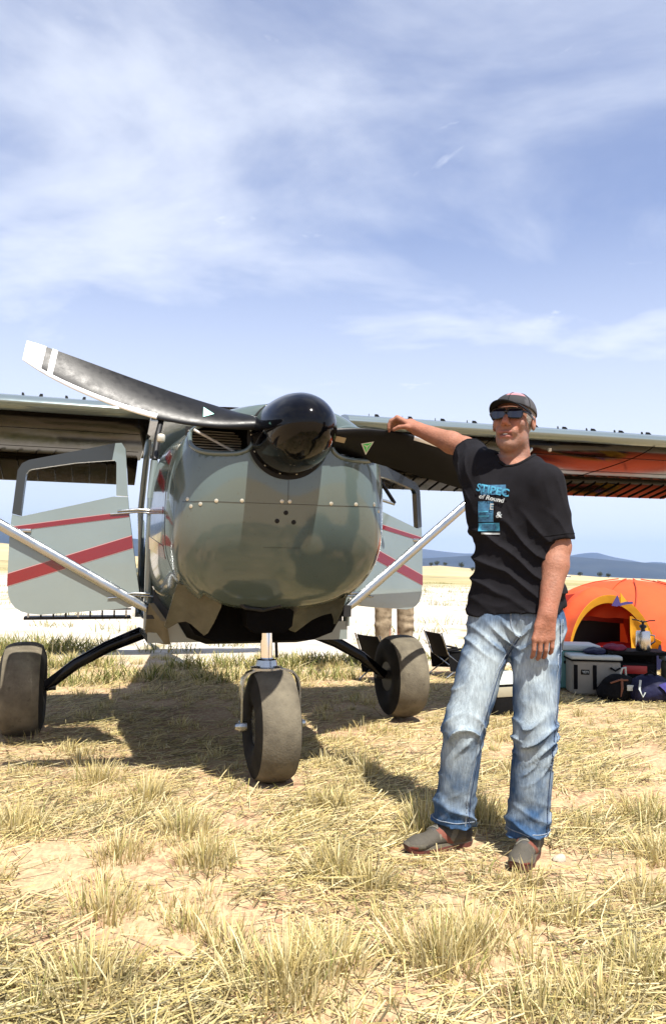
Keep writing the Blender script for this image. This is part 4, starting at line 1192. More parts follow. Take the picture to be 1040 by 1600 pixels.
# he stands turned, so the print sits towards the picture's left
quad_grid(-.075, .052, .052, .100, 14, M['printnavy'], 'print_backing', .0026, -.12)
text_print('STIPEC', -.018, .058, .052, M['printblue'], 'print_lettering', -.22, .15, 1.05, .0085, .0012)
text_print('of Round', -.022, .026, .030, M['printwhite'], 'print_lettering', -.22, .3, 1.1, .0085, .0010)
quad_grid(-.088, -.010, -.075, .022, 12, M['printnavy'], 'print_picture', .0026)
quad_grid(-.085, -.030, -.052, -.044, 8, M['printblue'], 'print_picture', .0040)
quad_grid(-.085, -.035, -.030, -.024, 8, M['printblue'], 'print_picture', .0040)
text_print('E', -.018, -.018, .040, M['printwhite'], 'print_lettering', -.1, .1, 1.0, .0085, .001)
text_print('&', .018, -.056, .040, M['printwhite'], 'print_lettering', .1, .1, 1.1, .0085, .001)
quad_grid(-.088, .018, -.118, -.080, 12, M['printblue'], 'print_panel', .0028)
quad_grid(-.070, .000, -.112, -.086, 10, M['printnavy'], 'print_panel', .0042)
quad_grid(-.072, .018, -.134, -.126, 10, M['printwhite'], 'print_panel', .0030)

# ---- jeans
vj = Vox((.36, 2.86, .05), (1.02, 3.42, 1.02), .005)
HR, HLp = V3(.672, 3.195, .90), V3(.832, 3.125, .90)
KR, KL = V3(.540, 3.115, .49), V3(.806, 3.055, .49)
AR, AL = V3(.512, 3.175, .085), V3(.790, 3.095, .075)
vj.cap(V3(.690, 3.19, .945), V3(.835, 3.13, .945), .100, .098, .03)
vj.cap(V3(.682, 3.20, .89), V3(.838, 3.13, .88), .104, .103, .04)
vj.cap(HR, KR, .102, .083, .03); vj.cap(KR, AR + V3(.0, 0, .06), .080, .079, .03); vj.cap(AR + V3(0, 0, .08), AR - V3(0, 0, .05), .080, .084, .03)
vj.cap(HLp, KL, .104, .083, .03); vj.cap(KL, AL + V3(0, 0, .06), .081, .080, .03); vj.cap(AL + V3(0, 0, .08), AL - V3(0, 0, .05), .081, .086, .03)
sl, P_ = vj._sub(vj.lo, vj.lo + vj.n * vj.h)
zz = P_[..., 2]; xx = P_[..., 0]; yy_ = P_[..., 1]
rgt = sstep(.70, .64, xx)
n1 = vnoise(P_, 6, 2); n2 = vnoise(P_, 14, 4)
ank = sstep(.27, .13, zz); kne = np.exp(-((zz - .47) / .075) ** 2); cro = np.exp(-((zz - .85) / .075) ** 2); shin = np.exp(-((zz - .30) / .10) ** 2)
n3 = vnoise(P_, 9, 8); tilt = np.where(xx < .68, .55, -.45)
n4 = vnoise(P_, 4.5, 12); m1 = np.clip(n3 * 1.5 + .45, 0, 1); m2 = np.clip(-n3 * 1.5 + .45, 0, 1)
fold = ridges((zz + tilt * (xx - .68) * .9 + .03 * n4) * 44 + 3.4 * n1, 1.5) * ank * m1 * .0125
fold = fold + ridges((zz - tilt * (xx - .68) * 1.3 + .03 * n1) * 50 + 3.0 * n4, 1.6) * ank * m2 * .0110
fold = fold + ridges((zz + tilt * (yy_ - 3.1) * 1.4 + tilt * (xx - .66) * 1.1) * 38 + 3.2 * n1) * kne * m1 * .0115
fold = fold + ridges((zz - tilt * (xx - .66) * 1.6) * 40 + 3.2 * n4, 2.5) * kne * m2 * .0095
fold = fold + ridges((zz - .9 * np.abs(xx - .745) + .02 * n4) * 46 + 2.2 * n1) * cro * (.35 + .65 * m1) * .0085
fold = fold + ridges((zz * .8 + tilt * (xx - .68) * 1.9) * 30 + 4 * n1, 3) * shin * m1 * .0095
fold = fold + ridges((zz * .9 - tilt * xx * 1.3) * 27 + 4 * n4, 3) * np.exp(-((zz - .66) / .11) ** 2) * m2 * .0075
fold = fold + n2 * .0034 + vnoise(P_, 30, 5) * .0014
vj.F[sl] -= (.78 * fold).astype(np.float32)
vj.plane(V3(.5, 3.2, .098), nz(V3(-.10, 0, -1)), (.36, 2.86, .02), (.66, 3.42, .25)); vj.plane(V3(.79, 3.1, .092), nz(V3(.12, 0, -1)), (.67, 2.86, .02), (1.02, 3.42, .25))
vj.cap(AR + V3(0, 0, .03), AR - V3(0, 0, .06), .070, .072, .006, 'sub'); vj.cap(AL + V3(0, 0, .03), AL - V3(0, 0, .06), .071, .073, .006, 'sub')
vj.plane(V3(.75, 3.16, .975), (0, 0, 1))
Vj, Qj = vj.mesh(2); Nj = vnormals(Vj, Qj)
blue = V3(.040, .088, .175); pale = V3(.34, .40, .43); dk = V3(.035, .065, .13)
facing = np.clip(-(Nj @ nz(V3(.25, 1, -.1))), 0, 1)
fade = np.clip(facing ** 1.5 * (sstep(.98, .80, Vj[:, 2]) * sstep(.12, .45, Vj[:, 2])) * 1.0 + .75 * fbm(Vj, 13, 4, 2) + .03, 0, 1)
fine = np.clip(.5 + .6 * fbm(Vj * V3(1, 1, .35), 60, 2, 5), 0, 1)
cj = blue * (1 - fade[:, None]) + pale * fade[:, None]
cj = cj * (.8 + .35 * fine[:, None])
st_ = np.clip(fbm(Vj, 20, 3, 13) * 1.4 - .55, 0, 1) * (Vj[:, 2] < .5)
cj = cj * (1 - .35 * st_[:, None]) + V3(.30, .25, .14) * .35 * st_[:, None]
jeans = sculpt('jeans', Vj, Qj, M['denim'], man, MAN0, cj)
bj = BVHTree.FromPolygons([Vector(p) for p in Vj], [tuple(q) for q in Qj.tolist()])
CAMP = V3(0, 0, 1.11)
def cast_jeans(path, n, off):
    """lay a line given by rough 3-D points onto the cloth facing the viewer's side"""
    P = np.array(path); d = np.concatenate([[0], np.cumsum(np.linalg.norm(np.diff(P, axis=0), axis=1))]); t = np.linspace(0, d[-1], n)
    pts = np.stack([np.interp(t, d, P[:, k]) for k in range(3)], 1); out = []
    for p in pts:
        h = bj.ray_cast(Vector(p + V3(-.12, -.6, 0)), Vector(nz(V3(.2, 1, 0))))
        if h[0] is None: h = bj.find_nearest(Vector(p))
        out.append(np.array(h[0]) + np.array(h[1]) * off - MAN0)
    return out
def seam(path, r, m, n=60, nm='seam'): MB().tube(cast_jeans(path, n, .0008), r, 6, .6).build(nm, m, jeans, 60)
ins = [(.735, 3.05, .86), (.655, 3.05, .72), (.60, 3.03, .55), (.572, 3.03, .40), (.552, 3.1, .22), (.545, 3.1, .11)]
seam(ins, .0032, M['thread']); seam([(x + .012, y, z) for x, y, z in ins], .0034, M['threaddark'])
outl = [(.912, 3.05, .93), (.905, 3.0, .70), (.872, 2.98, .48), (.855, 3.0, .25), (.850, 3.0, .10)]
seam(outl, .0028, M['thread']); seam([(x - .012, y, z) for x, y, z in outl], .0032, M['threaddark'])
seam([(.700, 3.0, .955), (.700, 3.0, .90), (.715, 3.0, .865), (.735, 3.0, .855)], .0028, M['thread'], 24, 'fly_stitch')
seam([(.790, 3.0, .955), (.795, 3.0, .925), (.82, 3.0, .905), (.86, 3.0, .900)], .0026, M['thread'], 24, 'pocket_edge')
for e, r in ((AR, .086), (AL, .088)):
    for dz in (.022,):
        ringp = [V3(e[0] + r * math.cos(q), e[1] + r * math.sin(q), e[2] + .015 + dz) for q in np.linspace(0, 2 * math.pi, 40)]
        MB().tube(near(bj, ringp, .0006), .0022, 5, cap=False).build('hem_stitch', M['thread'], jeans, 60)

# ---- shoes
def make_shoe(heel, toe, parent):
    heel, toe = V3(*heel), V3(*toe); d = nz(toe - heel); s_ = V3(-d[1], d[0], 0); Ls = np.linalg.norm(toe - heel)
    e = empty('shoe', heel - MAN0); e.parent = parent
    def q(a, b, z): return heel + d * a + s_ * b + V3(0, 0, z)
    v = Vox(np.minimum(heel, toe) - V3(.08, .08, .01), np.maximum(heel, toe) + V3(.08, .08, .15), .0042)
    v.cap(q(.035, 0, .050), q(.10, 0, .052), .034, .036, .02); v.cap(q(.10, 0, .052), q(Ls - .060, .004, .038), .039, .036, .03, flat=((0, 0, 1), .80))
    v.ell(q(Ls - .058, .004, .036), (.062, .046, .027), np.array([d, s_, UP]), .015)
    v.cap(q(.045, 0, .06), q(.055, 0, .115), .038, .036, .03)
    v.cap(q(.10, 0, .085), q(.165, 0, .068), .030, .026, .03)
    v.plane(q(0, 0, .024), (0, 0, -1)); v.plane(q(0, 0, .125), (0, 0, 1))
    Vv, Qv = v.mesh(2); a = (Vv - heel) @ d; b = (Vv - heel) @ s_; z = Vv[:, 2]
    c = np.tile(V3(.060, .052, .038), (len(Vv), 1))
    c[(a > Ls - .07) & (z < .048)] = (.095, .085, .060); c[(a > Ls - .030) & (z < .042)] = (.20, .035, .02)
    c[(np.abs(b) > .030) & (a > .07) & (a < .17) & (z > .035) & (np.sin(a * 95 + z * 60) > .35)] = (.14, .125, .09)
    c[(a < .05)] = (.030, .026, .022); c[(a > .13) & (a < Ls - .06) & (z < .044)] = (.028, .024, .018); c[(np.abs((a - .115) - (z - .03) * .9) < .012) & (np.abs(b) > .02)] = (.17, .05, .03)
    c[(a > .09) & (a < .19) & (np.abs(b) < .018)] = (.045, .042, .038)
    up = sculpt('upper', Vv, Qv, M['shoe'], e, heel, c)
    prof = []
    for t in np.linspace(0, 2 * math.pi, 48, endpoint=False):
        cx = math.cos(t); sx = math.sin(t); aa = Ls / 2 + cx * (Ls / 2 + .006)
        w = .040 + .010 * sstep(.45, .75, aa / Ls) - .004 * math.exp(-((aa / Ls - .42) / .12) ** 2)
        prof.append((aa, math.copysign(abs(sx) ** .75, sx) * w))
    rs = []
    for z, k, lift in ((-.006, .96, 0), (.006, 1.0, 0), (.020, 1.02, 0), (.030, .985, 0)):
        rs.append([q(Ls / 2 + (aa - Ls / 2) * k, bb * k, z + .018 * max(0, (aa / Ls - .8) / .2) ** 2) - heel for aa, bb in prof])
    MB().rings(rs[:3]).build('sole', M['sole'], e, 40)
    MB().rings(rs[2:]).build('midsole', M['solered'], e, 40)
    bu = BVHTree.FromPolygons([Vector(p) for p in Vv], [tuple(x) for x in Qv.tolist()])
    for k in range(5):
        aa = .105 + k * .019; pts = []
        for bb in np.linspace(-.022, .022, 7):
            h = bu.ray_cast(Vector(q(aa + .010 * (1 if k % 2 else -1) * bb / .022, bb, .3)), Vector((0, 0, -1)))
            if h[0]: pts.append(np.array(h[0]) + V3(0, 0, .001) - heel)
        if len(pts) > 2: MB().tube(pts, .0032, 6).build('lace', M['lace'], e, 60)
    for sg in (-1, 1):
        loop = [q(.115 + .02 * math.sin(t), sg * (.012 + .022 * (1 - math.cos(t)) / 2), .104 - .018 * (1 - math.cos(t)) / 2) - heel for t in np.linspace(0, 2 * math.pi, 14)]
        MB().tube(loop, .0022, 5).build('lace_bow', M['lace'], e, 60)
    return e
make_shoe((.585, 3.215, .004), (.312, 3.085, .004), man); make_shoe((.838, 3.160, .004), (.700, 2.925, .004), man)
# ---------------------------------------------------------------- the camp behind
def gz(x, y): return float(ground_z(np.array([x]), np.array([y]))[0])
def cloth(name, c, rough=.7, tr=.35, **k):
    """tent fabric: lets some light through"""
    m = mat(name, c, rough, **k); N_, L_ = m.node_tree.nodes, m.node_tree.links
    t = N_.new('ShaderNodeBsdfTranslucent'); t.inputs['Color'].default_value = (*c, 1); x = N_.new('ShaderNodeMixShader'); x.inputs[0].default_value = tr
    L_.new(N_['Principled BSDF'].outputs[0], x.inputs[1]); L_.new(t.outputs[0], x.inputs[2]); L_.new(x.outputs[0], N_['Material Output'].inputs[0])
    return m
M['orange'] = cloth('orange_nylon', (.60, .075, .014), .85, .2, bump=.6, bscale=4, vary=.2, vscale=3)
M['yellow'] = cloth('yellow_nylon', (.64, .31, .010), .8, .3, bump=.6, bscale=8)
M['redin'] = cloth('red_inner_tent', (.22, .010, .003), .7, .12)
M['purple'] = mat('purple_tape', (.030, .018, .11), .7)
M['navyc'] = mat('navy_nylon', (.007, .008, .034), .6, spec=.25, bump=.2, bscale=20)
M['tentshade'] = mat('tent_interior_shade', (.012, .010, .010), .9)  # near-black colour stands for the shade inside the tent
M['redbag'] = mat('red_sleeping_bag', (.42, .012, .010), .7, bump=.3, bscale=18)
M['tanpile'] = mat('tan_bundle', (.30, .18, .07), .9, col2=(.12, .07, .03), vscale=30, bump=.5, bscale=50)
TY = math.radians(14)
tent = empty('tent', (3.9, 10.1, 0), TY, 'orange dome tent with a yellow-edged open doorway', 'tent')
TENT_H = 1.02
# fly: dome between crossed poles, panels slightly sunk between the seams
TN = 120; rows = []; CX = -.92
for i in range(25):
    t = i / 24; row = []
    for j in range(TN):
        q = 2 * math.pi * j / TN
        sag = 1 - .045 * (abs(math.sin(2 * q)) ** 1.2) * math.sin(math.pi * t)
        r = (1 - t ** 2.3) ** .5 if t < 1 else 0
        P = V3(1.42 * math.cos(q) * r * sag, 1.05 * math.sin(q) * r * sag, .03 + TENT_H * t * (1 - .03 * (1 - sag)))
        cr = 1 - abs(math.sin(q * 9 + 5 * vnoise(P[None], 1.6, 4)[0])); P = P * (1 + .035 * cr * math.sin(math.pi * min(1, t * 1.15)) * max(0, vnoise(P[None], 1.1, 8)[0] + .5)) + V3(0, 0, .03) * vnoise(P[None], 3, 2)[0] * (1 - t)
        row.append(P)
    rows.append(row)
mb = MB(); vs = [p for r in rows for p in r]; fs = []
for i in range(24):
    for j in range(TN):
        k = (j + 1) % TN; f = (i * TN + j, i * TN + k, (i + 1) * TN + k, (i + 1) * TN + j)
        c = sum(vs[a] for a in f) / 4
        if c[1] < -.35 and abs(c[0] - CX - .06) < .42 and c[2] < .60: continue     # the doorway wall is covered by the porch
        fs.append(f)
fly = mb.add(vs, fs).build('fly_sheet', M['orange'], tent, 70)
for q0 in (0.78, 2.36, 3.93, 5.50):
    pts = []
    for t in np.linspace(.86 if q0 == 3.93 else .02, .995, 22):
        r = (1 - t ** 2.3) ** .5; pts.append(V3(1.432 * math.cos(q0) * r, 1.06 * math.sin(q0) * r, .035 + (TENT_H + .004) * t))
    MB().tube(pts, .008, 6).build('pole_sleeve', M['orange'], fly, 60)
# porch: arched hood reaching forward over the doorway, yellow facing, dark inside
def arch(cx, y, w, h, n=25, drop=0.0, lean=0.0):
    return [V3(cx + w * math.cos(q) * (1 - .08 * math.sin(q)), y + lean * math.sin(q), max(.0, h * math.sin(q) ** .85 - drop)) for q in np.linspace(math.pi, 0, n)]
a0 = arch(CX, -1.02, .60, .86, 49, lean=.10); a1 = arch(CX + .04, -.66, .62, .96, 49); a2 = arch(CX + .16, -.20, .62, .96, 49)
hood = []
for t in np.linspace(0, 2, 13):
    ra, rb_ = (a0, a1) if t <= 1 else (a1, a2); u = t if t <= 1 else t - 1
    hood.append([p * (1 - u) + q * u + V3(0, 0, -.05 * math.sin(math.pi * u) * (1 if t <= 1 else .5)) + .028 * fbm((p * (1 - u) + q * u)[None] * V3(2.2, .7, 1.6), 3.2, 3, 4)[0] * nz(p - V3(CX, p[1], .2)) * (0 if t == 0 else 1) for p, q in zip(ra, rb_)])
MB().sheet(np.array(hood), .004).build('porch_hood', M['orange'], tent, 70, fix=False)
a_in = arch(CX + .00, -.985, .555, .775, 49, lean=.08)
MB().sheet(np.array([[p + V3(0, -.012, .01) for p in a0], [(p + r) / 2 + V3(0, -.005, .012 * math.sin(i * 1.9)) for i, (p, r) in enumerate(zip(a0, a_in))], a_in]), .003).build('door_facing', M['yellow'], tent, 70, fix=False)
# inner tent: red wall, below it a dark sheet painting the interior's shade
MB().sheet(np.array([[V3(CX - .50, -.45, z), V3(CX, -.42, z * 1.05 + .02), V3(CX + .55, -.40, z)] for z in (.50, .65, .82)])).build('inner_wall', M['redin'], tent, 60, fix=False)
MB().sheet(np.array([[V3(CX - .52, -.30, z), V3(CX, -.26, z), V3(CX + .58, -.28, z)] for z in (.0, .25, .53)])).build('inner_doorway', M['tentshade'], tent, 60, fix=False)
# yellow door leaf pulled back to the right
lf = []
for t in np.linspace(0, 1, 9):
    lf.append([V3(CX + .10 + .36 * t + .05 * math.sin(3 * u + t), -.92 - .16 * t * u + .05 * math.sin(t * 7 + u * 3), .03 + (.60 - .20 * t) * u * (1 - .25 * t)) if True else None for u in np.linspace(0, 1, 9)])
lf2 = [[V3(CX + .14 + .42 * t + .05 * u * (1 - t), -1.05 + .05 * math.sin(t * 8 + u * 2) - .03 * u, .02 + u * ((.60 - .26 * t) if t > .12 else .60)) + .02 * vnoise(V3(t * 3, u * 3, 0)[None], 2, 3)[0] for u in np.linspace(.0 , 1, 12)] for t in np.linspace(0, 1, 16)]
lf2 = [[p + V3(.10 * (1 - uu) * (1 - tt), 0, 0) for uu, p in zip(np.linspace(0, 1, 12), row)] for tt, row in zip(np.linspace(0, 1, 16), lf2)]
MB().sheet(np.array(lf2), .003).build('door_leaf', M['yellow'], tent, 60, fix=False)
M['fseam'] = mat('tent_seam', (.26, .03, .006), .8)
for q0, t0 in ((4.25, .45), (5.05, .05), (5.9, .05)):
    pts = []
    for t in np.linspace(t0, .97, 24):
        r_ = (1 - t ** 2.3) ** .5; P = V3(1.425 * math.cos(q0 + .25 * (t - .5)) * r_, 1.055 * math.sin(q0 + .25 * (t - .5)) * r_, .035 + TENT_H * t); pts.append(P * 1.012)
    MB().tube(pts, .007, 5).build('fly_seam', M['fseam'], fly, 60)
MB().prism([(CX + .42, -1.09, .02), (CX + .60, -1.09, .02), (CX + .56, -1.09, .34)], (0, .01, 0)).build('door_leaf', M['navyc'], tent, 30)
# purple tapes at the top of the arch, and a mark on the fly
for P in ([(-.09, .75), (-.015, .87), (.02, .77), (-.02, .74)], [(.0, .745), (.10, .765), (.19, .775), (.18, .80), (.09, .795), (.01, .775)]):
    MB().prism([V3(CX + .06 + x, -1.0 + .10 * 1 - .12, z) for x, z in P], (0, .012, 0)).build('vent_tape', M['purple'], tent, 30)
MB().prism([V3(CX + .09, -1.01, .74), V3(CX + .17, -1.01, .80), V3(CX + .09, -1.01, .90)], (0, .008, 0)).build('vent_flap', M['yellow'], tent, 30)
MB().lathe((.30, -.98, .50), (0.15, -1, .3), [(0, .045), (.004, .045)], 16).build('printed_mark', M['purple'], tent, 30)
for x, y, sx, sy in ((CX - .55, -1.02, -.16, -.18), (CX + .57, -1.05, .05, -.25), (1.40, -.2, .25, -.15)):
    MB().tube([(x, y, .05), (x + sx, y + sy, -.01)], .004, 5).build('guy_line', M['purple'], tent, 60)
sb = Vox((-.5, -.3, -.02), (.5, .3, .5), .012); sb.ell((0, 0, .13), (.34, .16, .14), None, .03); sb.cap((-.22, 0, .10), (.22, .03, .13), .11, .12, .05)
Vv, Qv = sb.mesh(1); Vv += .015 * fbm(Vv, 14, 2, 3)[:, None] * vnormals(Vv, Qv)
bag = sculpt('sleeping_bag', Vv, Qv, M['redbag'], None); bag.location = (3.42, 9.40, .02)
tag(bag, 'red sleeping bag lying in the tent doorway', 'sleeping bag')
sb = Vox((-.25, -.2, -.02), (.25, .2, .3), .010); sb.ell((0, 0, .07), (.17, .11, .09), None, .03); sb.ell((.08, 0, .05), (.12, .1, .06), None, .03)
Vv, Qv = sb.mesh(1); Vv += .016 * fbm(Vv, 26, 2, 7)[:, None] * vnormals(Vv, Qv)
o = sculpt('blanket', Vv, Qv, M['tanpile'], None); o.location = (3.42, 9.18, .03); tag(o, 'tan patterned bundle of cloth in front of the red sleeping bag', 'blanket')

# ---- coolers, table, stove, bags
M['tealp'] = mat('teal_plastic', (.11, .29, .275), .5, vary=.15, vscale=8)
M['lidwhite'] = mat('pale_lid', (.46, .50, .47), .45, vary=.1)
M['greyfab'] = mat('grey_cooler_fabric', (.27, .255, .21), .7, vary=.15, bump=.2, bscale=60)
M['blackfab'] = mat('black_fabric', (.004, .004, .0045), .75, spec=.15, vary=.3, bump=.3, bscale=40)
M['blueshade'] = mat('purple_blue_fabric', (.035, .028, .19), .7, vary=.2, bump=.25, bscale=30)
M['redplastic'] = mat('red_plastic', (.36, .015, .012), .45)
M['steel'] = mat('stainless', (.55, .54, .52), .22, 1.0, vary=.2, vscale=14)
M['crimson'] = mat('crimson_cloth', (.16, .012, .04), .85, bump=.4, bscale=40)
M['brownleather'] = mat('brown_trim', (.16, .06, .03), .7)
M['khaki'] = mat('pale_case', (.30, .27, .19), .6, vary=.1)
CY = math.radians(-4)
c1 = empty('cooler', (2.32, 7.55, 0), CY, 'teal hard cooler with a pale lid behind the grey cooler', 'cooler')
MB().rbox((0, 0, .20), (.42, .36, .36), .025).build('cooler_body', M['tealp'], c1)
MB().rbox((.02, 0, .405), (.47, .40, .055), .018).build('cooler_lid', M['lidwhite'], c1)
MB().rbox((-.03, -.19, .27), (.12, .02, .03), .006, 2).build('latch', M['blackfab'], c1)
c2 = empty('cooler', (2.44, 7.22, 0), CY, 'pale grey soft cooler with two black straps and a dark badge', 'cooler')
MB().rbox((0, 0, .165), (.44, .28, .32), .03).build('cooler_body', M['greyfab'], c2)
MB().rbox((.0, 0, .345), (.46, .30, .04), .014).build('cooler_lid', M['lidwhite'], c2)
MB().rbox((0, 0, .320), (.465, .305, .016), .006, 2).build('zip_band', M['blackfab'], c2)
for x in (-.19, -.02): MB().rbox((x, -.146, .17), (.034, .010, .22), .004, 2).build('strap', M['blackfab'], c2)
MB().rbox((-.105, -.143, .215), (.075, .008, .045), .003, 2).build('badge', M['blackfab'], c2)
def flat_text(txt, size, mt, loc, rot, parent, nm='lettering', bold=0.):
    cu = bpy.data.curves.new(nm, 'FONT'); cu.body = txt; cu.size = size; cu.align_x = 'CENTER'; cu.align_y = 'CENTER'; cu.extrude = .0006; cu.offset = bold
    tmp = bpy.data.objects.new('tmp_text', cu); COL.objects.link(tmp)
    dg = bpy.context.evaluated_depsgraph_get(); me = bpy.data.meshes.new_from_object(tmp.evaluated_get(dg))
    bpy.data.objects.remove(tmp); bpy.data.curves.remove(cu); me.name = nm; me.materials.clear()
    o = link(nm, me, mt, parent); o.location = loc; o.rotation_euler = rot; return o
flat_text('YETI', .030, M['lidwhite'], (-.105, -.1485, .215), (math.pi / 2, 0, 0), c2, bold=.0006)
MB().tube([(.12, -.15, .26), (.15, -.19, .24), (.20, -.16, .26)], .009, 6).build('handle', M['blackfab'], c2)
tb = empty('camp_table', (2.86, 7.35, 0), CY, 'low black camp table with a red panel under the stove', 'table')
MB().box((0, 0, .385), (.56, .36, .03)).build('table_top', M['blackfab'], tb, None)
MB().box((0, .12, .20), (.52, .02, .34)).build('back_panel', M['blackfab'], tb, None)
for x in (-.26, .26):
    for y in (-.15, .15): MB().tube([(x, y, .37), (x * 1.04, y * 1.1, 0)], .012, 8).build('leg', M['darkmetal'], tb)
rb = empty('storage_box', (2.82, 7.30, 0), CY, 'black storage box with a red front under the camp table', 'box')
MB().rbox((0, 0, .15), (.40, .26, .29), .02).build('box_body', M['blackfab'], rb)
MB().rbox((.0, -.132, .235), (.22, .012, .075), .005, 2).build('front_panel', M['redplastic'], rb)
stv = empty('camp_stove', (2.925, 7.26, .40), CY, 'stainless pot with a folding burner on top on the camp table', 'stove')
MB().lathe((0, 0, 0), (0, 0, 1), [(0, .062), (.006, .066), (.10, .066), (.17, .064), (.186, .058), (.19, .02)], 28).build('pot', M['steel'], stv)
MB().lathe((0, 0, .19), (0, 0, 1), [(0, .02), (.02, .018), (.03, .034), (.05, .03), (.055, .012), (.075, .012), (.08, .03), (.088, .03)], 20).build('burner', M['darkmetal'], stv)
for q in range(3):
    t = q * 2 * math.pi / 3 + .1
    MB().tube([(0, 0, .265), (.06 * math.cos(t), .06 * math.sin(t), .282), (.115 * math.cos(t), .115 * math.sin(t), .285)], .006, 6).build('pot_support', M['darkmetal'], stv)
MB().tube([(.064, 0, .15), (.105, 0, .145), (.108, 0, .09), (.066, 0, .06)], .008, 6).build('handle', M['steel'], stv)
def blob(name, loc, prims, h, mt, label, cat, amp=.012, sc=14, rz=0):
    lo = np.min([np.array(p[0]) - max(p[1]) for p in prims], 0) - .03; hi = np.max([np.array(p[0]) + max(p[1]) for p in prims], 0) + .03
    v = Vox(lo, hi, h)
    for c, r in prims: v.ell(c, r, None, .04)
    v.plane((0, 0, .0), (0, 0, -1)); Vv, Qv = v.mesh(1); Vv = Vv + amp * fbm(Vv, sc, 3, len(name))[:, None] * vnormals(Vv, Qv)
    root = empty(name, loc, rz, label, cat)
    sculpt('bag_body' if 'bag' in name or 'pack' in name else 'cloth_body', Vv, Qv, mt, root)
    return root
bg1 = blob('backpack', (2.555, 6.90, 0), [((0, 0, .10), (.15, .11, .13)), ((-.05, 0, .06), (.14, .11, .09)), ((.07, .02, .09), (.10, .10, .12))], .009, M['blackfab'],
           'black backpack with brown trim in front of the grey cooler', 'backpack')
MB().rbox((.07, -.115, .125), (.07, .012, .05), .005, 2).build('pale_tag', M['lidwhite'], bg1)
MB().tube([(-.02, -.12, .05), (-.01, -.125, .12), (.0, -.09, .20)], .011, 6, .5).build('strap', M['brownleather'], bg1)
MB().tube([(-.10, -.09, .16), (-.03, -.11, .19), (.05, -.10, .19)], .008, 6).build('zip', M['brownleather'], bg1)
MB().tube([(.02, 0, .22), (.03, -.02, .28), (.06, -.02, .29), (.07, 0, .22)], .010, 6).build('carry_loop', M['lidwhite'], bg1)
bg2 = blob('duffel_bag', (2.80, 6.84, 0), [((0, 0, .11), (.15, .12, .13)), ((.08, 0, .10), (.12, .12, .12)), ((-.09, 0, .09), (.09, .11, .11))], .009, M['navyc'],
           'navy duffel bag with a bright purple-blue side pocket', 'bag')
MB().sheet(np.array([[V3(.035, -.126, .165), V3(.10, -.130, .19), V3(.175, -.09, .195)], [V3(.08, -.140, .12), V3(.13, -.142, .12), V3(.205, -.08, .12)], [V3(.135, -.142, .04), V3(.16, -.138, .03), V3(.205, -.08, .03)]]), .006).build('side_pocket', M['blueshade'], bg2, 60, fix=False)
MB().tube([(-.11, -.10, .20), (-.13, -.13, .13), (-.105, -.135, .06), (-.08, -.13, .10)], .010, 6, .5).build('strap', M['lidwhite'], bg2)
MB().tube([(-.05, -.02, .225), (0, -.05, .27), (.07, -.02, .225)], .010, 6).build('carry_handle', M['blackfab'], bg2)
cl1 = blob('folded_cloth', (2.46, 7.24, .366), [((0, 0, .02), (.10, .10, .028)), ((.03, .02, .03), (.07, .08, .02))], .007, M['navyc'], 'folded navy cloth on the grey cooler lid', 'cloth', .008, 24)
cl2 = blob('folded_cloth', (2.66, 7.30, .400), [((0, 0, .02), (.09, .09, .03)), ((.04, 0, .02), (.08, .08, .025))], .007, M['crimson'], 'crumpled crimson cloth at the left end of the camp table', 'cloth', .010, 26)
cs_ = empty('case', (3.22, 7.15, 0), CY, 'khaki case at the right edge beyond the duffel bag', 'case')
MB().rbox((0, 0, .165), (.26, .30, .31), .03).build('case_body', M['khaki'], cs_); MB().rbox((0, 0, .345), (.28, .32, .05), .015).build('case_lid', M['lidwhite'], cs_)
MB().rbox((-.06, -.16, .27), (.05, .02, .05), .006, 2).build('latch', M['blackfab'], cs_)
# box seen between his legs
bx_ = empty('tool_box', (1.33, 6.15, 0), math.radians(24), 'black box with a pale lid and tan front label between the jeans legs', 'box')
MB().rbox((0, 0, .12), (.24, .26, .24), .02).build('box_body', M['blackfab'], bx_)
MB().prism([(-.125, -.135, .245), (.125, -.135, .245), (.115, -.02, .33), (-.115, -.02, .33)], (0, .01, -.006)).build('lid', M['lidwhite'], bx_, 30)
MB().box((0, .055, .284), (.22, .15, .085)).build('lid_back', M['blackfab'], bx_, None)
MB().rbox((-.01, -.132, .185), (.19, .008, .075), .003, 2).build('front_label', M['khaki'], bx_)

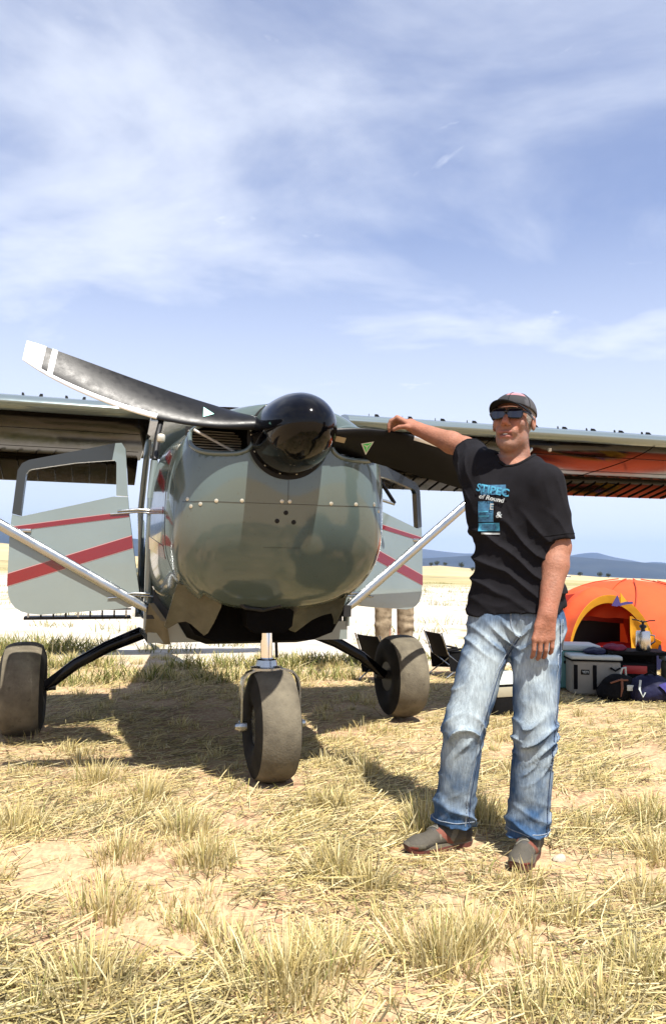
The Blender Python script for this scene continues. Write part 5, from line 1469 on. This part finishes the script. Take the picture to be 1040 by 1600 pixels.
# ---- folding chairs under and beyond the tail
def chair(loc, rz, label, lean=0.):
    c = empty('camp_chair', (*loc, 0), rz, label, 'chair', 'camp chairs beyond the main wheel')
    g = MB().sheet(np.array([[V3(x, -.22 + .0 * x, .36), V3(x, 0, .31 + .04 * (x / .25) ** 2), V3(x, .20, .33)] for x in np.linspace(-.25, .25, 7)]), .012).build('seat', M['blackfab'], c, 60, fix=False)
    MB().sheet(np.array([[V3(x, .20 + .04 * (1 - (x / .25) ** 2), .33), V3(x, .27 + .05 * (1 - (x / .25) ** 2), .52), V3(x * .9, .33 + .02, .68)] for x in np.linspace(-.25, .25, 7)]), .012).build('backrest', M['blackfab'], c, 60, fix=False)
    for sg in (-1, 1):
        MB().tube([(sg * .27, -.24, .02), (sg * .27, .22, .36), (sg * .27, .345, .70)], .011, 8).build('leg', M['alu'], c)
        MB().tube([(sg * .27, .26, .02), (sg * .27, -.22, .37)], .011, 8).build('leg', M['alu'], c)
        MB().sheet(np.array([[V3(sg * .275, -.20, .40), V3(sg * .275, .24, .42)], [V3(sg * .285, -.16, .10), V3(sg * .285, .20, .12)]]), .006).build('side_panel', M['blackfab'], c, 60, fix=False)
        MB().tube([(sg * .29, -.23, .40), (sg * .29, .05, .455), (sg * .29, .25, .43)], .016, 8).build('armrest', M['blackfab'], c)
    c.scale = (.72, .72, .68)
    MB().tube([(-.27, -.24, .02), (.27, -.24, .02)], .009, 8).build('foot_bar', M['darkmetal'], c)
    MB().tube([(-.27, .26, .02), (.27, .26, .02)], .009, 8).build('foot_bar', M['darkmetal'], c)
    return c
chair((1.30, 8.20), math.radians(110), 'black folding camp chair standing alone left of the jeans')
chair((.56, 7.70), math.radians(125), 'black folding camp chair mostly hidden behind the main wheel')

# ---- second person, bent down behind the open door
M['camo'] = mat('tan_camouflage', (.33, .26, .17), .9, col2=(.13, .09, .05), vscale=14, bump=.3, bscale=60)
M['tanshirt'] = mat('tan_shirt', (.34, .27, .18), .9, bump=.3, bscale=60)
M['boots'] = mat('brown_boots', (.10, .06, .035), .8)
p2o = V3(.70, 8.55, 0)
p2 = empty('person', p2o, 0, 'person in tan camouflage trousers, bent down behind the open cabin door', 'person')
v = Vox((-.9, -.55, -.02), (.45, .45, 1.25), .014)
v.cap((-.14, .05, .93), (-.62, -.12, .96), .145, .165, .06); v.cap((-.62, -.12, .96), (-.72, -.16, .93), .11, .09, .05); v.ell((-.80, -.2, .88), (.10, .085, .12), None, .02)
v.cap((-.60, -.28, .95), (-.66, -.36, .70), .055, .045, .03); v.cap((-.66, -.36, .70), (-.72, -.42, .48), .042, .03, .02)
v.cap((-.60, .06, .95), (-.68, .02, .70), .055, .045, .03); v.cap((-.68, .02, .70), (-.74, -.10, .50), .042, .03, .02)
for hx, hy_ in ((-.72, -.42), (-.74, -.10)):
    for k in range(4): v.cap((hx - .03 + k * .02, hy_, .45), (hx - .03 + k * .02, hy_ - .01, .38), .011, .009, .006)
    v.cap((hx + .03, hy_, .46), (hx + .055, hy_ - .01, .41), .012, .010, .008)
v.cap((-.10, 0, .90), (-.10, 0, .05), .08, .06, .03); v.cap((.10, 0, .90), (.10, 0, .05), .08, .06, .03); v.cap((-.12, .02, .92), (.10, .02, .92), .10, .10, .03)
Vv, Qv = v.mesh(2)
cB = np.tile(V3(.45, .24, .16), (len(Vv), 1)); cB[(Vv[:, 0] > -.64) & (Vv[:, 2] > .68)] = (.30, .24, .16)
sculpt('body', Vv, Qv, M['skin'], p2, (0, 0, 0), cB)
v = Vox((-.34, -.25, .0), (.34, .28, 1.1), .011)
v.cap((-.12, .02, .92), (.11, .02, .92), .125, .125, .04)
for sg in (-1, 1): v.cap((sg * .115, 0, .88), (sg * .125, -.01, .50), .105, .088, .03); v.cap((sg * .125, -.01, .50), (sg * .125, .02, .10), .085, .082, .03)
sl, P_ = v._sub(v.lo, v.lo + v.n * v.h); v.F[sl] += (.010 * np.sin(P_[..., 2] * 60 + 3 * vnoise(P_, 8, 2)) * vnoise(P_, 5, 4)).astype(np.float32); v.plane((0, 0, .10), (0, 0, -1))
Vv, Qv = v.mesh(1); sculpt('trousers', Vv, Qv, M['camo'], p2)
for sg in (-1, 1): MB().rbox((sg * .125, -.05, .06), (.10, .27, .12), .04, 4).build('boot', M['boots'], p2)
hat = MB().lathe((-.80, -.2, .98), (-.5, -.2, .8), [(0, .11), (.01, .105), (.06, .07), (.075, .01)], 20).build('cap', M['tanshirt'], p2)

# ---- rock by his shoe
v = Vox((-.08, -.08, -.05), (.08, .08, .08), .005); v.ell((0, 0, .0), (.045, .035, .032), None, .01); v.ell((.015, .01, .012), (.03, .03, .028), None, .01)
Vv, Qv = v.mesh(0); Vv = Vv + .006 * fbm(Vv, 40, 2, 3)[:, None]
M['rock'] = mat('pale_rock', (.40, .35, .27), .9, vary=.25, vscale=40, bump=.4, bscale=90)
rk = sculpt('rock', Vv, Qv, M['rock'], None); rk.location = (.90, 3.06, .004); rk.scale = (.62, .55, .5); tag(rk, 'small pale rock beside the heel of the left shoe', 'rock')

# ---- far off: dark junipers on the hill crest, a white vehicle, a shed
M['juniper'] = mat('juniper_leaves', (.030, .040, .020), .9, vary=.4, vscale=1.5)
M['bark'] = mat('bark', (.10, .07, .05), .9)
def far_tree(x, y, z, s, label, group=None):
    t = empty('tree', (x, y, z), random.random() * 6, label, 'tree', group)
    MB().tube([(0, 0, -1.0), (.05 * s, 0, .35 * s), (0, .04 * s, .8 * s)], [.09 * s, .07 * s, .03 * s], 7).build('trunk', M['bark'], t)
    n = 420; c = RNG.normal(size=(n, 3)); c /= np.linalg.norm(c, axis=1, keepdims=True); c *= (RNG.random((n, 1)) ** .4)
    c = c * np.array([.75, .75, .55]) * s * (1 + .35 * vnoise(c, 2.2, int(x) % 17)[:, None]) + np.array([0, 0, .72 * s])
    d = RNG.normal(size=(n, 2, 3)) * .10 * s
    Vt = np.stack([c, c + d[:, 0], c + d[:, 1]], 1).reshape(-1, 3); Ft = np.arange(3 * n).reshape(-1, 3)
    link('crown', np_mesh('crown', Vt, Ft), M['juniper'], t)
def ridge_z(x, y):
    h = bpy.data.objects.get('hills'); ok, loc, nn, fi = h.ray_cast(Vector((x, y, 80)), Vector((0, 0, -1)))
    return loc.z if ok else -.0175 * x
for (x, y, s, lb) in ((41, 318, 1.3, 'leftmost dark juniper on the tan hill crest beside the door edge'), (43.8, 322, 1.6, 'second dark juniper from the left on the tan hill crest'), (47.0, 320, 1.3, 'third dark juniper from the left on the tan hill crest'),
                      (54, 322, 1.7, 'wide dark juniper on the hill crest nearest the black shirt'), (52, 285, 1.2, 'dark juniper low on the tan hill slope below the crest')):
    far_tree(x, y, ridge_z(x, y), s, lb, 'junipers on the hill')
for (x, y, s, lb) in ((96.5, 300, 1.3, 'dark juniper left of the others near the white vehicle'), (105, 302, 1.5, 'middle dark juniper above the tent door'), (109, 304, 1.4, 'dark juniper nearest the tent top')):
    far_tree(x, y, ridge_z(x, y), s, lb, 'junipers by the tent')
M['carwhite'] = mat('white_car_paint', (.75, .75, .74), .3, 0, .5)
vz = ridge_z(88, 288)
vh_ = empty('parked_car', (88.0, 288, gz(88, 288) + .1), .4, 'tiny white vehicle far off beside the bare forearm', 'car')
MB().rbox((0, 0, .75), (4.4, 1.8, .8), .2).build('body', M['carwhite'], vh_); MB().rbox((-.3, 0, 1.40), (2.6, 1.6, .7), .25).build('cabin', M['carwhite'], vh_)
MB().rbox((-.3, 0, 1.42), (2.4, 1.66, .42), .1).build('window', M['black'], vh_)
for x in (-1.4, 1.4):
    for y in (-.8, .8): MB().lathe((x, y - .1, .36), (0, 1, 0), [(0, .36), (.2, .36)], 16).build('wheel', M['rubberside'], vh_)
# ---------------------------------------------------------------- dry grass, straw litter, weeds
def leaf_mat(name, tr=.3):
    m = mat(name, attr='Col', rough=.75, vary=.12, vscale=3); N_, L_ = m.node_tree.nodes, m.node_tree.links
    a = N_.new('ShaderNodeAttribute'); a.attribute_name = 'Col'
    t = N_.new('ShaderNodeBsdfTranslucent'); L_.new(a.outputs['Color'], t.inputs['Color']); x = N_.new('ShaderNodeMixShader'); x.inputs[0].default_value = tr
    L_.new(N_['Principled BSDF'].outputs[0], x.inputs[1]); L_.new(t.outputs[0], x.inputs[2]); L_.new(x.outputs[0], N_['Material Output'].inputs[0])
    return m
M['straw'] = leaf_mat('dry_grass', .35)
KEEP = [(.01, .47, .16, .13)]
PSI = math.radians(17)
def blocked(x, y):
    """no stems growing through tyres or shoes"""
    lx = (x + .17) * math.cos(PSI) + (y - 3.65) * math.sin(PSI); ly = -(x + .17) * math.sin(PSI) + (y - 3.65) * math.cos(PSI)
    b = (np.abs(lx - .01) < .15) & (np.abs(ly - .47) < .20)
    for s in (-1, 1): b |= (np.abs(lx - s * 1.32) < .16) & (np.abs(ly - 1.9) < .22)
    for (h, t) in (((.585, 3.215), (.312, 3.085)), ((.838, 3.160), (.700, 2.925))):
        h, t = np.array(h), np.array(t); d = t - h; u = np.clip(((x - h[0]) * d[0] + (y - h[1]) * d[1]) / (d @ d), 0, 1)
        b |= np.hypot(x - h[0] - u * d[0], y - h[1] - u * d[1]) < .062
    return b
def blades(x, y, z, h, w, az, lean, curve, col):
    """upright blades: five points, one quad + quad + tip; returns V,F(tri),C"""
    n = len(x)
    dx, dy = np.cos(az), np.sin(az); sx, sy = -np.sin(az + RNG.normal(0, .8, n)), np.cos(az + RNG.normal(0, .8, n))
    P = np.zeros((n, 7, 3)); ts = (0, .4, .75, 1.0)
    k = 0
    for i, t in enumerate(ts):
        off = lean * t * h + curve * t * t * h; zz = z + h * t * np.sqrt(np.clip(1 - (lean + curve * t) ** 2 * .45, .08, 1))
        cx, cy = x + dx * off, y + dy * off; ww = w * (1, .85, .55, 0)[i] / 2
        if i < 3:
            P[:, k] = np.stack([cx - sx * ww, cy - sy * ww, zz], 1); P[:, k + 1] = np.stack([cx + sx * ww, cy + sy * ww, zz], 1); k += 2
        else: P[:, 6] = np.stack([cx, cy, zz], 1)
    T = np.array([(0, 1, 3), (0, 3, 2), (2, 3, 5), (2, 5, 4), (4, 5, 6)])
    F = (np.arange(n)[:, None, None] * 7 + T[None]).reshape(-1, 3)
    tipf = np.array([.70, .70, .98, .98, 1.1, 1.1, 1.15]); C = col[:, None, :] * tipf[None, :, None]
    return P.reshape(-1, 3), F, np.clip(C, 0, 1).reshape(-1, 3)
STRAW = np.array([(.59, .48, .21), (.65, .55, .28), (.50, .40, .16), (.66, .58, .34), (.42, .34, .12), (.36, .32, .11)])
def straw_cols(n, green=0.):
    c = STRAW[RNG.choice(len(STRAW), n, p=[.26, .26, .16, .18, .08, .06])] * RNG.uniform(.75, 1.12, (n, 1))
    if np.any(np.asarray(green) > 0):
        g = np.array([.26, .27, .08]) * RNG.uniform(.7, 1.2, (n, 1)); k = (RNG.random(n) < green)[:, None]; c = np.where(k, g, c)
    return c
class Acc:
    def __init__(s): s.V, s.F, s.C, s.n = [], [], [], 0
    def put(s, V, F, C): s.V.append(V); s.F.append(F + s.n); s.C.append(C); s.n += len(V)
    def build(s, name, label, cat, m):
        o = link(name, np_mesh(name, np.concatenate(s.V), np.concatenate(s.F), np.concatenate(s.C)), m)
        return tag(o, label, cat, kind='stuff')
# --- tufts
acc = Acc(); acc2 = Acc()
def tuft(cx, cy, R, n, hh, green=0., to=acc, spread=.62):
    hh = hh * .74; n = int(n * 1.35)
    r = R * RNG.random(n) ** .75; q = RNG.random(n) * 6.283
    x, y = cx + r * np.cos(q), cy + r * np.sin(q); k = ~blocked(x, y); x, y, r, q = x[k], y[k], r[k], q[k]; n = len(x)
    if n == 0: return
    h = hh * RNG.uniform(.35, 1.1, n) * (1 - .3 * r / R)
    az = np.where(RNG.random(n) < .7, q, RNG.random(n) * 6.283); ln = RNG.uniform(.02, spread, n) * (.35 + .65 * r / R)
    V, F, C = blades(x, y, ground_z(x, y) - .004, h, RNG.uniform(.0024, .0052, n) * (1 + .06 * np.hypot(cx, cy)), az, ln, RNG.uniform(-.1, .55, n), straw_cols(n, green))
    to.put(V, F, C)
# hand-placed large tufts (where the photograph shows them), then scattered ones
for cx, cy, R, n, hh in ((-.10, 2.12, .17, 330, .24), (.02, 2.22, .12, 200, .20), (-.62, 2.12, .15, 240, .20), (.33, 2.28, .15, 300, .22), (.46, 2.40, .12, 200, .19), (-.70, 2.55, .13, 200, .18),
                         (-.45, 2.95, .13, 200, .19), (-.78, 3.00, .12, 170, .17), (-.58, 3.28, .12, 190, .20), (.04, 2.90, .12, 200, .19), (.16, 2.80, .10, 150, .16), (-.86, 3.75, .12, 170, .20), (-1.17, 4.0, .12, 170, .20),
                         (.02, 3.70, .12, 150, .15), (.45, 3.45, .13, 210, .24), (.40, 3.30, .10, 150, .22), (.70, 3.50, .12, 190, .23), (.66, 3.65, .10, 130, .2), (1.10, 2.75, .12, 160, .15), (.88, 2.25, .12, 160, .17),
                         (.80, 2.60, .10, 120, .15), (1.32, 3.1, .13, 200, .18), (1.45, 3.6, .15, 220, .2), (-1.30, 3.3, .14, 220, .2), (-1.22, 2.75, .13, 200, .2), (.20, 4.25, .12, 150, .17), (-.40, 2.45, .1, 110, .14), (-.27, 2.32, .1, 120, .16), (.70, 2.05, .12, 150, .16), (.55, 2.02, .1, 120, .14),
                         (.735, 2.83, .045, 34, .16), (.69, 2.86, .03, 16, .13), (.35, 2.99, .05, 30, .07), (.46, 3.05, .05, 30, .07)):
    tuft(cx, cy, R, n, hh, .06)
for k in range(520):
    y = 1.75 + 8.0 * RNG.random() ** .85; x = RNG.uniform(-.50, .52) * (y + 1.2)
    if vnoise(np.array([[x, y, 0]]), 1.6, 4)[0] < -.25 and RNG.random() < .7: continue
    R = RNG.uniform(.03, .12); tuft(x, y, R, int(16 + 900 * R * R * 6 * RNG.uniform(.4, 1.1)), RNG.uniform(.06, .16), RNG.choice([0, .05, .25], p=[.5, .35, .15]))
# ground-hugging tufts of stubble
for k in range(900):
    y = 1.7 + 7.6 * RNG.random(); x = RNG.uniform(-.50, .52) * (y + 1.0); tuft(x, y, RNG.uniform(.02, .07), RNG.integers(8, 22), RNG.uniform(.03, .09), .08, acc, .9)
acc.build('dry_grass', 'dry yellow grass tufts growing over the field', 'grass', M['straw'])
# --- straw litter lying on the ground
n = 105000
y = 1.55 + 7.6 * RNG.random(n) ** 1.5; x = RNG.uniform(-.52, .54, n) * (y + .9)
keep = (vnoise(np.stack([x, y, x * 0], 1), 2.1, 6) + .5 * vnoise(np.stack([x, y, x * 0], 1), 6, 2) > RNG.uniform(-.62, .50, n)) & ~blocked(x, y); x, y = x[keep], y[keep]; n = len(x)
L_ = RNG.gamma(3.2, .028, n); az = RNG.normal(0, 1.1, n) + .15 * np.pi * vnoise(np.stack([x, y, x * 0], 1), 1.2, 9) * 3; w = RNG.uniform(.0016, .0036, n) * (1 + .10 * y)
tz = np.abs(RNG.normal(0, .16, n)); z0 = ground_z(x, y) + .002 + np.abs(RNG.normal(0, .006, n))
dx, dy = np.cos(az), np.sin(az); bow = RNG.normal(0, .12, n)
P = np.zeros((n, 6, 3))
for i, t in enumerate((-.5, 0, .5)):
    cx = x + dx * L_ * t - dy * bow * L_ * (t * t - .1); cy = y + dy * L_ * t + dx * bow * L_ * (t * t - .1); cz = z0 + tz * L_ * (t + .5)
    P[:, 2 * i] = np.stack([cx + dy * w / 2, cy - dx * w / 2, cz], 1); P[:, 2 * i + 1] = np.stack([cx - dy * w / 2, cy + dx * w / 2, cz + w * .35], 1)
T = np.array([(0, 1, 3), (0, 3, 2), (2, 3, 5), (2, 5, 4)])
lit = Acc(); lit.put(P.reshape(-1, 3), (np.arange(n)[:, None, None] * 6 + T[None]).reshape(-1, 3), np.repeat(straw_cols(n) * np.where(RNG.random((n, 1)) < .3, RNG.uniform(.22, .5, (n, 1)), RNG.uniform(.7, 1.15, (n, 1))), 6, axis=0).clip(0, .9))
lit.build('straw_litter', 'loose straw lying on the bare soil', 'straw', M['straw'])
# --- green weeds along the edge of the pale flat
def weeds(cx, cy, R, n, hh):
    r = R * np.sqrt(RNG.random(n)); q = RNG.random(n) * 6.283; x, y = cx + 1.6 * r * np.cos(q), cy + r * np.sin(q)
    g = np.array([.20, .21, .055]) * RNG.uniform(.5, 1.2, (n, 1)); s_ = straw_cols(n); c = np.where((RNG.random(n) < .35)[:, None], s_, g)
    V, F, C = blades(x, y, ground_z(x, y) - .005, hh * RNG.uniform(.4, 1.1, n), RNG.uniform(.008, .016, n), RNG.random(n) * 6.283, RNG.uniform(.1, .9, n), RNG.uniform(0, .4, n), c); acc2.put(V, F, C)
for cx, cy, R, n, hh in ((-3.7, 9.6, .35, 500, .28), (-3.2, 9.9, .3, 400, .25), (-4.1, 9.2, .35, 400, .25), (-2.55, 8.4, .22, 260, .2), (-2.9, 8.2, .2, 200, .18), (-.30, 8.9, .25, 330, .2), (.15, 9.0, .3, 350, .18), (-.75, 8.6, .3, 340, .2), (-1.4, 8.5, .25, 280, .2), (-1.0, 7.6, .25, 260, .18),
                         (.55, 9.1, .25, 260, .2), (-1.9, 7.6, .25, 260, .18), (-2.4, 7.2, .25, 260, .16), (1.1, 9.6, .2, 150, .15), (2.0, 10.5, .25, 160, .16), (-.1, 7.9, .25, 220, .16)):
    weeds(cx, cy, R, n, hh)
for k in range(420):
    yy = 10 + 70 * RNG.random() ** 1.3; xx = RNG.uniform(-.48, .48) * yy
    if RNG.random() < .75 and yy < 24: continue
    weeds(xx, yy, RNG.uniform(.15, .5) * (1 + yy * .02), 60, RNG.uniform(.10, .28))
acc2.build('weeds', 'low green weeds along the edge of the pale flat', 'weeds', M['straw'])
